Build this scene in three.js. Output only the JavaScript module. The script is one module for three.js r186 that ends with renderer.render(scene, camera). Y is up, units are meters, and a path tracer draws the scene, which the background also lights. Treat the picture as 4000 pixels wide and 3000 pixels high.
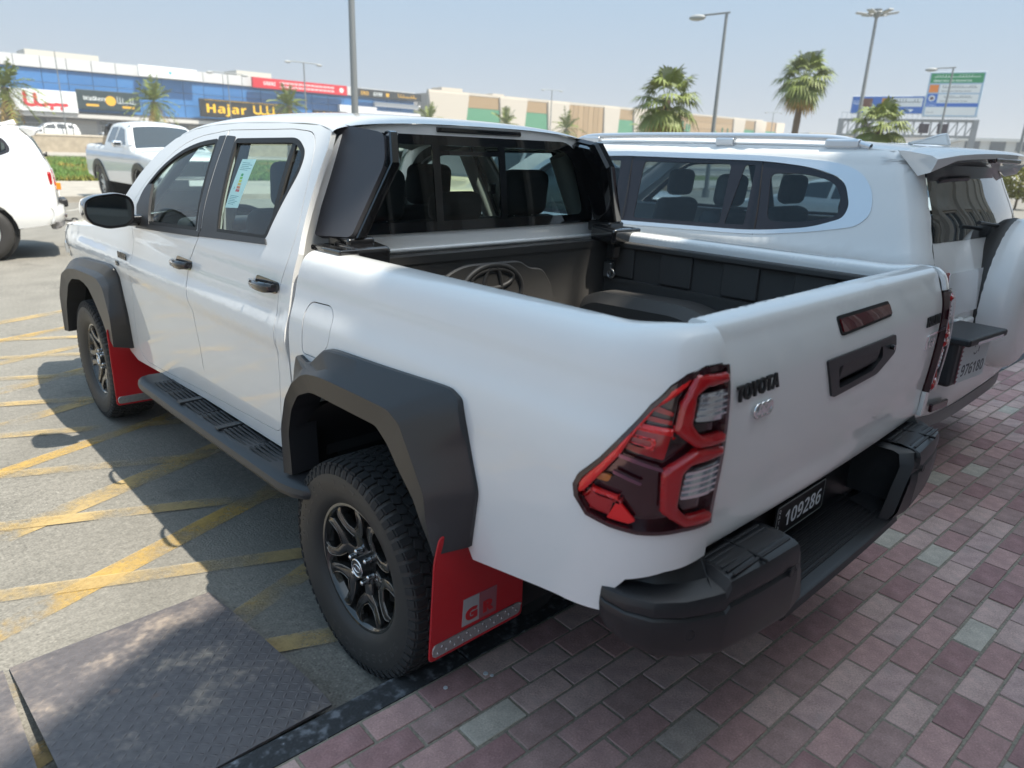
import * as THREE from 'three';
import { mergeGeometries, mergeVertices, toCreasedNormals } from 'three/addons/utils/BufferGeometryUtils.js';
import { RoundedBoxGeometry } from 'three/addons/geometries/RoundedBoxGeometry.js';
import { TessellateModifier } from 'three/addons/modifiers/TessellateModifier.js';
import { FontLoader } from 'three/addons/loaders/FontLoader.js';
import { TextGeometry } from 'three/addons/geometries/TextGeometry.js';
import { ImprovedNoise } from 'three/addons/math/ImprovedNoise.js';

// ---------------------------------------------------------------- camera, sky, sun, exposure
const scene = new THREE.Scene();
const camera = new THREE.PerspectiveCamera(57.23, 4 / 3, 0.05, 2000);
camera.rotation.order = 'YXZ';
camera.position.set(-2.020, 1.731, 1.818);
camera.rotation.set(-0.3194, -0.7688, 0.0371);
camera.focus = 2.75; camera.userData.fStop = 2.8;
const renderer = new THREE.WebGLRenderer({ antialias: true });
renderer.toneMapping = THREE.LinearToneMapping;
renderer.toneMappingExposure = 1.95;
renderer.shadowMap.enabled = true;
const SUN = new THREE.Vector3(0.20, 1, 0.50).normalize();
{ // hazy desert sky: pale at the horizon, soft blue above
  const w = 256, h = 128, d = new Float32Array(w * h * 4);
  for (let j = 0; j < h; j++) for (let i = 0; i < w; i++) {
    const el = ((j + .5) / h - .5) * Math.PI, az = ((i + .5) / w - .5) * 2 * Math.PI;
    const y = Math.sin(el), ce = Math.cos(el), dx = ce * Math.cos(az), dz = ce * Math.sin(az);
    const t = Math.max(0, y), k = Math.pow(1 - t, 4.2);
    const z = [0.175, 0.295, 0.43], hz = [0.335, 0.345, 0.355];
    const cs = Math.max(0, dx * SUN.x + y * SUN.y + dz * SUN.z), g = 0.55 * Math.pow(cs, 4) + 1.0 * Math.pow(cs, 24);  // sun glow strengthened outside the view to lift the shaded foreground
    const o = (j * w + i) * 4;
    for (let c = 0; c < 3; c++) d[o + c] = y < 0 ? [0.42, 0.39, 0.35][c] : z[c] + (hz[c] - z[c]) * k + g * [1, .97, .92][c];
    d[o + 3] = 1;
  }
  const t = new THREE.DataTexture(d, w, h, THREE.RGBAFormat, THREE.FloatType);
  t.mapping = THREE.EquirectangularReflectionMapping; t.magFilter = t.minFilter = THREE.LinearFilter; t.needsUpdate = true;
  scene.background = t; scene.environment = t; scene.environmentIntensity = 1; scene.backgroundIntensity = 1;
}
const sun = new THREE.DirectionalLight(new THREE.Color().setRGB(1, 0.94, 0.82), 3.95);
sun.target.position.set(0, 0, -4); sun.position.copy(SUN).multiplyScalar(60).add(sun.target.position); sun.castShadow = true; sun.shadow.radius = 1;
sun.shadow.mapSize.set(4096, 4096); Object.assign(sun.shadow.camera, { left: -30, right: 30, top: 40, bottom: -30, near: 1, far: 160 });
scene.add(sun, sun.target);
scene.fog = new THREE.FogExp2(new THREE.Color(0.78, 0.79, 0.80), 0.0011);

// ---------------------------------------------------------------- helpers
let seed = 7; const rnd = () => { seed = (seed + 0x6D2B79F5) | 0; let t = Math.imul(seed ^ (seed >>> 15), 1 | seed); t = (t + Math.imul(t ^ (t >>> 7), 61 | t)) ^ t; return ((t ^ (t >>> 14)) >>> 0) / 4294967296; };
const rr = (a, b) => a + (b - a) * rnd();
const V3 = (x, y, z) => new THREE.Vector3(x, y, z);
const lin = (r, g, b) => new THREE.Color().setRGB(r, g, b);
const clamp = (x, a, b) => Math.min(b, Math.max(a, x)), sstep = (a, b, x) => { const t = clamp((x - a) / (b - a), 0, 1); return t * t * (3 - 2 * t); };
const used = {};
const numbered = n => { const k = used[n] = (used[n] ?? -1) + 1; return k ? n + '_' + String(k).padStart(3, '0') : n; };
function thing(name, label, category, pos = [0, 0, 0], turn = 0, group) {
  const o = new THREE.Group(); o.name = numbered(name); o.position.set(...pos); o.rotation.y = turn; scene.add(o);
  o.userData = { label, category }; if (group) o.userData.group = group; return o;
}
function mesh(name, geo, mat, parent = scene) {
  if (Array.isArray(geo)) geo = merge(geo);
  const m = new THREE.Mesh(geo, mat); m.castShadow = m.receiveShadow = true; m.name = parent === scene ? numbered(name) : name; parent.add(m); return m;
}
const tag = (o, label, category, group) => { o.userData.label = label; o.userData.category = category; if (group) o.userData.group = group; return o; };
const struct = (name, geo, mat, label) => { const m = mesh(name, geo, mat); m.userData.kind = 'structure'; if (label) m.userData.label = label; return m; };
function merge(list) {
  list = list.filter(Boolean).map(g => { g = g.index ? g.toNonIndexed() : g; if (!g.attributes.normal) g.computeVertexNormals();
    if (!g.attributes.uv) g.setAttribute('uv', new THREE.BufferAttribute(new Float32Array(g.attributes.position.count * 2), 2));
    for (const k of Object.keys(g.attributes)) if (!['position', 'normal', 'uv'].includes(k)) g.deleteAttribute(k); return g; });
  return list.length === 1 ? list[0] : mergeGeometries(list);
}
const M4 = new THREE.Matrix4(), Q = new THREE.Quaternion(), E3 = new THREE.Euler();
const tf = (g, x = 0, y = 0, z = 0, rx = 0, ry = 0, rz = 0, s = 1) => g.applyMatrix4(M4.compose(V3(x, y, z), Q.setFromEuler(E3.set(rx, ry, rz)), Array.isArray(s) ? V3(...s) : V3(s, s, s)));
const box = (w, h, d, x = 0, y = 0, z = 0, rx = 0, ry = 0, rz = 0) => tf(new THREE.BoxGeometry(w, h, d), x, y, z, rx, ry, rz);
const rbox = (w, h, d, r, x = 0, y = 0, z = 0, rx = 0, ry = 0, rz = 0, seg = 2) => tf(new RoundedBoxGeometry(w, h, d, seg, r), x, y, z, rx, ry, rz);
const cyl = (r0, r1, h, n = 16, x = 0, y = 0, z = 0, rx = 0, ry = 0, rz = 0) => tf(new THREE.CylinderGeometry(r0, r1, h, n), x, y, z, rx, ry, rz);
const sph = (r, x, y, z, sx = 1, sy = 1, sz = 1, n = 16) => tf(new THREE.SphereGeometry(r, n, n * .75 | 0), x, y, z, 0, 0, 0, [sx, sy, sz]);
function bar(a, b, r, r2 = r, n = 8) { // round bar between two points
  const A = V3(...a), B = V3(...b), d = B.clone().sub(A), l = d.length();
  const g = new THREE.CylinderGeometry(r2, r, l, n); g.applyQuaternion(new THREE.Quaternion().setFromUnitVectors(V3(0, 1, 0), d.normalize())); g.translate((A.x + B.x) / 2, (A.y + B.y) / 2, (A.z + B.z) / 2); return g;
}
const tube = (pts, r, seg = 40, n = 8, closed = false) => new THREE.TubeGeometry(new THREE.CatmullRomCurve3(pts.map(p => V3(...p)), closed), seg, r, n, closed);
function flipX(g) { // mirror image in x = 0
  g = g.index ? g.toNonIndexed() : g.clone(); const p = g.attributes.position, n = g.attributes.normal, u = g.attributes.uv;
  const sw = (a, k, i, j) => { for (let c = 0; c < k; c++) { const t = a.array[i * k + c]; a.array[i * k + c] = a.array[j * k + c]; a.array[j * k + c] = t; } };
  for (let i = 0; i < p.count; i++) { p.array[i * 3] *= -1; if (n) n.array[i * 3] *= -1; }
  for (let i = 0; i < p.count; i += 3) { sw(p, 3, i + 1, i + 2); if (n) sw(n, 3, i + 1, i + 2); if (u) sw(u, 2, i + 1, i + 2); }
  return g;
}
function shapeOf(pts, holes = []) { const s = new THREE.Shape(pts.map(p => new THREE.Vector2(p[0], p[1]))); for (const h of holes) s.holes.push(new THREE.Path(h.map(p => new THREE.Vector2(p[0], p[1])))); return s; }
function ext(pts, depth, bevel = 0, holes = [], seg = 1) { // extruded outline in xy, depth along +z, chamfered
  return new THREE.ExtrudeGeometry(shapeOf(pts, holes), { depth: Math.max(1e-4, depth - 2 * bevel), bevelEnabled: bevel > 0, bevelSize: bevel, bevelThickness: bevel, bevelOffset: -bevel, bevelSegments: seg, curveSegments: 6 }).translate(0, 0, bevel);
}
// outline in the (z, y) plane extruded along x from x0 to x1
const extX = (pts, x0, x1, bevel = 0, holes = []) => { const g = ext(pts.map(p => [-p[0], p[1]]), Math.abs(x1 - x0), bevel, holes.map(h => h.map(p => [-p[0], p[1]]))); g.rotateY(Math.PI / 2); g.translate(Math.min(x0, x1), 0, 0); return g; };
function rnded(pts, r = .03, n = 5) { // round the corners of a polygon; a third entry overrides the radius
  const out = [], N = pts.length;
  for (let i = 0; i < N; i++) {
    const P = pts[i], A = pts[(i + N - 1) % N], B = pts[(i + 1) % N]; let R = P[2] ?? r;
    const a = [A[0] - P[0], A[1] - P[1]], b = [B[0] - P[0], B[1] - P[1]], la = Math.hypot(...a), lb = Math.hypot(...b);
    R = Math.min(R, la * .48, lb * .48);
    if (R < 1e-4) { out.push([P[0], P[1]]); continue; }
    for (let k = 0; k <= n; k++) { const t = k / n, u = (1 - t) * (1 - t), w = t * t; // quadratic corner
      out.push([P[0] + a[0] / la * R * u + b[0] / lb * R * w, P[1] + a[1] / la * R * u + b[1] / lb * R * w]); }
  }
  return out;
}
function resample(pts, maxE, closed = true) {
  const out = [], N = pts.length, M = closed ? N : N - 1;
  for (let i = 0; i < M; i++) { const a = pts[i], b = pts[(i + 1) % N], l = Math.hypot(b[0] - a[0], b[1] - a[1]), k = Math.max(1, Math.ceil(l / maxE)); for (let j = 0; j < k; j++) { const t = j / k; out.push([a[0] + (b[0] - a[0]) * t, a[1] + (b[1] - a[1]) * t]); } }
  if (!closed) out.push(pts[N - 1].slice(0, 2)); return out;
}
function interp(tab) { // smooth (monotone-ish cubic) 1-D table lookup
  return x => { let i = 0; while (i < tab.length - 2 && x > tab[i + 1][0]) i++; const [x0, y0] = tab[i], [x1, y1] = tab[i + 1]; const h = x1 - x0, t = clamp((x - x0) / h, 0, 1);
    const m = (a, b) => (b[1] - a[1]) / (b[0] - a[0]); const s = m(tab[i], tab[i + 1]);
    const d0 = i > 0 ? (m(tab[i - 1], tab[i]) + s) / 2 : s, d1 = i < tab.length - 2 ? (s + m(tab[i + 1], tab[i + 2])) / 2 : s; const t2 = t * t, t3 = t2 * t;
    return (2 * t3 - 3 * t2 + 1) * y0 + (t3 - 2 * t2 + t) * h * d0 + (-2 * t3 + 3 * t2) * y1 + (t3 - t2) * h * d1; };
}
// curved sheet: a 2-D outline with holes, carried onto a surface by map(u,v) -> [x,y,z]; its edges turn inwards by th
function panel(outline, map, { holes = [], th = .012, maxE = .045, flip = false, lift = 0, turned = true } = {}) {
  const O = resample(outline, maxE), H = holes.map(h => resample(h, maxE));
  let g = new THREE.ShapeGeometry(shapeOf(O, H)); g.deleteAttribute('normal');
  g = new TessellateModifier(maxE * 1.25, 28).modify(g);
  const e = 1e-3, sg = flip ? -1 : 1;
  const nrm = (u, v) => { const a = map(u - e, v), b = map(u + e, v), c = map(u, v - e), d = map(u, v + e); const n = V3(b[0] - a[0], b[1] - a[1], b[2] - a[2]).cross(V3(d[0] - c[0], d[1] - c[1], d[2] - c[2])); return n.normalize().multiplyScalar(sg); };
  const p = g.attributes.position, N = new Float32Array(p.count * 3), UV = new Float32Array(p.count * 2);
  for (let i = 0; i < p.count; i++) { const u = p.getX(i), v = p.getY(i), n = nrm(u, v), q = map(u, v); p.setXYZ(i, q[0] + n.x * lift, q[1] + n.y * lift, q[2] + n.z * lift); N.set([n.x, n.y, n.z], i * 3); UV.set([u, v], i * 2); }
  g.setAttribute('normal', new THREE.BufferAttribute(N, 3)); g.setAttribute('uv', new THREE.BufferAttribute(UV, 2));
  if (g.index) g = g.toNonIndexed();
  if (flip) { const q = g.clone(); const sw = (a, k, i, j) => { for (let c = 0; c < k; c++) { const t = a.array[i * k + c]; a.array[i * k + c] = a.array[j * k + c]; a.array[j * k + c] = t; } }; for (const [nm, k] of [['position', 3], ['normal', 3], ['uv', 2]]) for (let i = 0; i < g.attributes.position.count; i += 3) sw(g.attributes[nm], k, i + 1, i + 2); }
  if (th > 0) {
    const P = [], NN = []; const area = a => a.reduce((s, q, i) => { const r = a[(i + 1) % a.length]; return s + q[0] * r[1] - r[0] * q[1]; }, 0);
    for (const [L, hole] of [[O, false], ...H.map(h => [h, true])]) {
      const ccw = area(L) > 0;
      for (let i = 0; i < L.length; i++) {
        const a = L[i], b = L[(i + 1) % L.length], na = nrm(...a), nb = nrm(...b), A = V3(...map(...a)).addScaledVector(na, lift), B = V3(...map(...b)).addScaledVector(nb, lift);
        const A2 = A.clone().addScaledVector(na, -th), B2 = B.clone().addScaledVector(nb, -th); const t = B.clone().sub(A).normalize(); const side = (ccw !== hole) ? 1 : -1;
        const on = t.clone().cross(na).multiplyScalar(side * sg), r = .35; // rolled edge: blend the rim normal outwards
        const n1 = on.clone(); const tri = side * sg > 0 ? [A, A2, B, B, A2, B2] : [A, B, A2, B, B2, A2];
        for (const q of tri) { P.push(q.x, q.y, q.z); NN.push(n1.x, n1.y, n1.z); }
      }
    }
    const f = new THREE.BufferGeometry(); f.setAttribute('position', new THREE.Float32BufferAttribute(P, 3)); f.setAttribute('normal', new THREE.Float32BufferAttribute(NN, 3));
    g = merge([g, f]);
  }
  return g;
}
function grid(nu, nv, fn, creased = 0) { // fn(s,t) -> [x,y,z], s,t in 0..1
  const P = [], U = [], I = []; for (let j = 0; j <= nv; j++) for (let i = 0; i <= nu; i++) { P.push(...fn(i / nu, j / nv)); U.push(i / nu, j / nv); }
  for (let j = 0; j < nv; j++) for (let i = 0; i < nu; i++) { const a = j * (nu + 1) + i, b = a + 1, c = a + nu + 1, d = c + 1; I.push(a, b, d, a, d, c); }
  const g = new THREE.BufferGeometry(); g.setAttribute('position', new THREE.Float32BufferAttribute(P, 3)); g.setAttribute('uv', new THREE.Float32BufferAttribute(U, 2)); g.setIndex(I);
  g.computeVertexNormals(); return creased ? toCreasedNormals(g, creased) : g;
}
// loft through rings of points (arrays of [x,y,z]); every ring has the same count
function loft(rings, closed = true, creased = .6, caps = false) {
  const n = rings[0].length, P = [], I = []; for (const r of rings) for (const q of r) P.push(...q);
  for (let j = 0; j < rings.length - 1; j++) for (let i = 0; i < (closed ? n : n - 1); i++) { const a = j * n + i, b = j * n + (i + 1) % n, c = a + n, d = b + n; I.push(a, b, d, a, d, c); }
  if (caps) { const cap = (k, f) => { const r = rings[k], c = [0, 1, 2].map(d => r.reduce((s, q) => s + q[d], 0) / n); const ci = P.length / 3; P.push(...c); for (let i = 0; i < n; i++) { const a = k * n + i, b = k * n + (i + 1) % n; f ? I.push(ci, b, a) : I.push(ci, a, b); } }; cap(0, true); cap(rings.length - 1, false); }
  const g = new THREE.BufferGeometry(); g.setAttribute('position', new THREE.Float32BufferAttribute(P, 3)); g.setIndex(I); g.computeVertexNormals(); return toCreasedNormals(g, creased);
}
const noise = new ImprovedNoise();
const fbm = (x, y, z = 0, o = 4) => { let s = 0, a = .5; for (let i = 0; i < o; i++) { s += a * noise.noise(x, y, z + i * 7.3); x *= 2.03; y *= 2.03; a *= .5; } return s; };
function dtex(n, fn, srgb = true, rep = 1, m = n) { // fn(u,v) -> [r,g,b,(a)] 0..1 (sRGB when srgb)
  const d = new Uint8Array(n * m * 4); for (let j = 0; j < m; j++) for (let i = 0; i < n; i++) { const c = fn(i / n, j / m); const o = (j * n + i) * 4; d[o] = clamp(c[0], 0, 1) * 255; d[o + 1] = clamp(c[1], 0, 1) * 255; d[o + 2] = clamp(c[2], 0, 1) * 255; d[o + 3] = c[3] === undefined ? 255 : clamp(c[3], 0, 1) * 255; }
  const t = new THREE.DataTexture(d, n, m); t.wrapS = t.wrapT = THREE.RepeatWrapping; t.magFilter = THREE.LinearFilter; t.minFilter = THREE.LinearMipmapLinearFilter; t.generateMipmaps = true; if (srgb) t.colorSpace = THREE.SRGBColorSpace; t.repeat.set(rep, rep); t.needsUpdate = true; return t;
}
const tileN = (u, v, f, o = 4, s = 0) => { // tileable fbm by blending
  const a = fbm(u * f, v * f, s, o), b = fbm((u - 1) * f, v * f, s, o), c = fbm(u * f, (v - 1) * f, s, o), d = fbm((u - 1) * f, (v - 1) * f, s, o); return (a * (1 - u) + b * u) * (1 - v) + (c * (1 - u) + d * u) * v; };
function uvBox(g, s = 1) { // uv in metres from the dominant axis
  g = g.index ? g.toNonIndexed() : g; const p = g.attributes.position, n = g.attributes.normal, U = new Float32Array(p.count * 2);
  for (let i = 0; i < p.count; i++) { const ax = Math.abs(n.getX(i)), ay = Math.abs(n.getY(i)), az = Math.abs(n.getZ(i)); const x = p.getX(i), y = p.getY(i), z = p.getZ(i); const q = ay >= ax && ay >= az ? [x, z] : ax >= az ? [z, y] : [x, y]; U[i * 2] = q[0] * s; U[i * 2 + 1] = q[1] * s; }
  g.setAttribute('uv', new THREE.BufferAttribute(U, 2)); return g;
}
const font = await new FontLoader().loadAsync('fonts/droid/droid_sans_bold.typeface.json');
function text(s, size, depth, bold = 0) { const g = new TextGeometry(s, { font, size, depth, curveSegments: 5, bevelEnabled: bold > 0, bevelSize: bold, bevelThickness: .0006, bevelSegments: 1 }); g.computeBoundingBox(); const b = g.boundingBox; g.translate(-(b.min.x + b.max.x) / 2, -(b.min.y + b.max.y) / 2, 0); return g; }
function canvasTex(w, h, draw) { const c = document.createElement('canvas'); c.width = w; c.height = h; draw(c.getContext('2d'), w, h); const t = new THREE.CanvasTexture(c); t.colorSpace = THREE.SRGBColorSpace; return t; }

// ---------------------------------------------------------------- materials
const std = (c, rough, o = {}) => new THREE.MeshStandardMaterial({ color: Array.isArray(c) ? lin(...c) : new THREE.Color(c), roughness: rough, ...o });
const phy = (c, rough, o = {}) => new THREE.MeshPhysicalMaterial({ color: Array.isArray(c) ? lin(...c) : new THREE.Color(c), roughness: rough, ...o });
const grain = dtex(256, (u, v) => { const n = .5 + .9 * tileN(u, v, 60, 2); return [n, n, n]; }, false);
const grainR = (k) => { const t = grain.clone(); t.repeat.set(k, k); t.needsUpdate = true; return t; };
const M = {
  white: phy([.80, .80, .79], .42, { clearcoat: 1, clearcoatRoughness: .025 }),
  silver: phy([.55, .56, .58], .28, { metalness: .9 }),
  satin: phy([.72, .74, .77], .34, { metalness: .75 }),
  black: std([.016, .016, .018], .38, { bumpMap: grainR(6), bumpScale: .0006 }),
  flare: std([.030, .031, .034], .40, { bumpMap: grainR(5), bumpScale: .0004 }),
  barface: std([.060, .060, .068], .46, { bumpMap: grainR(5), bumpScale: .0003 }),
  gloss: phy([.008, .008, .009], .12, { clearcoat: 1, clearcoatRoughness: .03 }),
  dark: std([.010, .010, .011], .8),
  liner: std([.052, .049, .047], .55, { bumpMap: grainR(8), bumpScale: .001 }),
  seal: std([.012, .012, .012], .6),
  tyre: std([.034, .032, .031], .55),
  tread: std([.022, .022, .023], .85),
  alloy: phy([.030, .029, .028], .16, { metalness: .35, clearcoat: 1, clearcoatRoughness: .04 }),
  alloyEdge: phy([.26, .24, .22], .25, { metalness: .9 }),
  chrome: phy([.85, .85, .86], .06, { metalness: 1 }),
  steel: std([.30, .30, .30], .35, { metalness: .85 }),
  red: phy([.52, .010, .018], .34, { clearcoat: .25, clearcoatRoughness: .2 }),
  glass: phy([.74, .84, .82], .015, { transmission: 1, thickness: 0, ior: 1.5 }),
  tint: phy([.50, .58, .57], .015, { transmission: 1, thickness: 0, ior: 1.5 }),
  dtint: phy([.10, .12, .125], .015, { transmission: 1, thickness: 0, ior: 1.5 }),
  frit: phy([.006, .006, .007], .06, { clearcoat: 1, clearcoatRoughness: .02 }),
  fabric: std([.030, .031, .034], .85), fabricG: std([.16, .165, .17], .85),
  trim: std([.045, .046, .048], .7), trimL: std([.42, .41, .39], .85),
  lampDark: phy([.030, .001, .004], .12, { clearcoat: 1, clearcoatRoughness: .02 }),
  lampRed: phy([.40, .0025, .006], .16, { clearcoat: 1, clearcoatRoughness: .03 }),
  lampBright: phy([.85, .006, .008], .10, { clearcoat: 1, clearcoatRoughness: .02 }),
  lampAmber: phy([.55, .20, .03], .10, { clearcoat: 1 }),
  lens: phy([.99, .95, .95], .01, { transmission: 1, thickness: 0, ior: 1.18 }),
  lensRed: phy([.75, .10, .10], .01, { transmission: 1, thickness: 0, ior: 1.45 }),
  clearL: phy([.80, .82, .84], .10, { metalness: .8 }),
};
// ---------------------------------------------------------------- ground, kerb, paving, ramp plates, markings
const asphaltTex = dtex(1024, (u, v) => {
  const a = tileN(u, v, 5, 3), b = tileN(u, v, 70, 2, 3), c = tileN(u, v, 220, 2, 9);
  let k = .465 + .10 * a + .16 * b + .22 * c; if (c > .30) k += .10; if (c < -.30) k -= .12; if (b > .33) k -= .10;
  const st = sstep(.12, .4, tileN(u, v, 9, 3, 17)); k -= .07 * st;
  return [k * 1.03, k, k * .94]; });
const asphaltBump = dtex(512, (u, v) => { const c = tileN(u, v, 120, 2, 9), b = tileN(u, v, 40, 2, 5); const k = .5 + .5 * c + .25 * b; return [k, k, k]; }, false);
asphaltTex.repeat.set(.5, .5); asphaltBump.repeat.set(.9, .9);
M.asphalt = std([1, 1, 1], .92, { map: asphaltTex, bumpMap: asphaltBump, bumpScale: .006 });
const flat = (pts, y) => { const g = new THREE.ShapeGeometry(shapeOf(pts.map(p => [p[0], -p[1]]))); g.rotateX(-Math.PI / 2); g.translate(0, y, 0); const p = g.attributes.position, U = new Float32Array(p.count * 2); for (let i = 0; i < p.count; i++) { U[2 * i] = p.getX(i); U[2 * i + 1] = p.getZ(i); } g.setAttribute('uv', new THREE.BufferAttribute(U, 2)); return g; };
struct('asphalt_ground', flat([[-700, 60], [700, 60], [700, -900], [-700, -900]], 0), M.asphalt, 'weathered grey asphalt of the car park');

// faded yellow crosshatch painted on the bays
const wear = dtex(512, (u, v) => { const a = tileN(u, v, 6, 4, 31), b = tileN(u, v, 60, 2, 33), c = tileN(u, v, 150, 2, 35); const k = .78 * sstep(-.30, .36, a * 1.15 + b * .30 + c * .25); return [k, k, k]; }, false);
wear.repeat.set(.55, .55);
M.yellow = std([.50, .36, .16], .85, { alphaMap: wear, transparent: true, bumpMap: asphaltBump, bumpScale: .004 });
M.yellowB = std([.60, .38, .09], .8, { alphaMap: wear, transparent: true, bumpMap: asphaltBump, bumpScale: .004 });
M.whiteLine = std([.62, .60, .55], .85, { alphaMap: wear, transparent: true });
function stripe(a, b, w, mat, y, name = 'painted_line', label) {
  const d = [b[0] - a[0], b[1] - a[1]], l = Math.hypot(...d), n = [-d[1] / l * w / 2, d[0] / l * w / 2];
  const m = struct(name, flat([[a[0] + n[0], a[1] + n[1]], [a[0] - n[0], a[1] - n[1]], [b[0] - n[0], b[1] - n[1]], [b[0] + n[0], b[1] + n[1]]], y), mat, label); return m;
}
{ let k = 0;
  for (let i = 0; i < 9; i++) { const z0 = -.34 - i * .715, x0 = -2.9, x1 = 1.6; stripe([x0, z0 + .35 * (-1.66 - x0)], [x1, z0 + .35 * (-1.66 - x1)], .10 + .02 * (i % 3), i % 2 ? M.yellowB : M.yellow, .004, 'painted_line', 'faded yellow hatch stripe on the asphalt'); }
  for (let i = 0; i < 9; i++) { const z0 = -.52 - i * .66, x0 = -2.9, x1 = 1.6; stripe([x0, z0 + .45 * (x0 + 1.7)], [x1, z0 + .45 * (x1 + 1.7)], .09, M.yellow, .008, 'painted_line', 'faded yellow hatch stripe on the asphalt'); } }
stripe([-.9, -13.5], [3.2, -19.4], .12, M.whiteLine, .004, 'painted_line', 'worn white bay line');
stripe([3.3, -6.0], [4.6, -14], .12, M.whiteLine, .004, 'painted_line', 'worn white bay line');

// pavement frame: rows of bricks run along local x, row 0 lies against the kerb
const PH = .103, LY = -.038, LX = -1.159, LZ = .328, ca = Math.cos(LY), sa = Math.sin(LY);
const pv = (a, b) => [LX + ca * a + sa * b, LZ - sa * a + ca * b];
struct('paving_bed', (() => { const q = [pv(-9, -.004), pv(26, -.004), pv(26, 5.5), pv(-9, 5.5)]; return merge([flat(q, PH - .0045)]); })(), std([.85, .81, .73], .95, { map: (() => { const t = dtex(256, (u, v) => { const k = .62 + .3 * tileN(u, v, 40, 3, 2); return [k, k * .97, k * .92]; }); t.repeat.set(2, 2); return t; })(), bumpMap: asphaltBump, bumpScale: .006 }), 'sandy mortar bed between the bricks');
{ // kerb: battered face, worn black paint over white; one stone per metre
  const kt = dtex(512, (u, v) => { const a = tileN(u, v, 5, 4, 41), b = tileN(u, v, 26, 3, 43), c = tileN(u, v, 90, 2, 45); let k = .21 + .10 * c; const w = sstep(-.04, .22, a * .8 + b * .9 - .02); k += w * .26; const sp = sstep(.26, .36, c + .3 * b); k += sp * .24; return [k * .97, k, k * 1.05]; });
  kt.repeat.set(1.3, 1.3);
  const km = std([1, 1, 1], .72, { map: kt, bumpMap: asphaltBump, bumpScale: .003 }); km.map.wrapS = km.map.wrapT = THREE.RepeatWrapping;
  const kerb = new THREE.Group(); kerb.name = 'kerb'; kerb.userData.kind = 'structure'; kerb.userData.label = 'kerb stones with worn black paint along the paving'; scene.add(kerb);
  const base = [[-.168, -.02], [-.160, .01], [-.110, .088], [-.098, .0985], [-.085, .102], [-.006, .103], [-.006, -.02]];
  for (let i = -8; i < 22; i++) {
    const a0 = i * 1.0 + .42 + .003, a1 = a0 + .994, dy = (i * 37 % 5 - 2) * .0006;
    const g = ext(base.map(p => [p[0], p[1]]), a1 - a0, .003); // xy profile -> (b, y), extruded along a
    const p = g.attributes.position, n = g.attributes.normal; const pos = [];
    for (let k = 0; k < p.count; k++) { const b = p.getX(k), y = p.getY(k), a = a0 + p.getZ(k); const q = pv(a, b); p.setXYZ(k, q[0], y + dy, q[1]); }
    g.computeVertexNormals(); mesh('kerb_stone', uvBox(g), km, kerb);
  }
}
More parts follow.
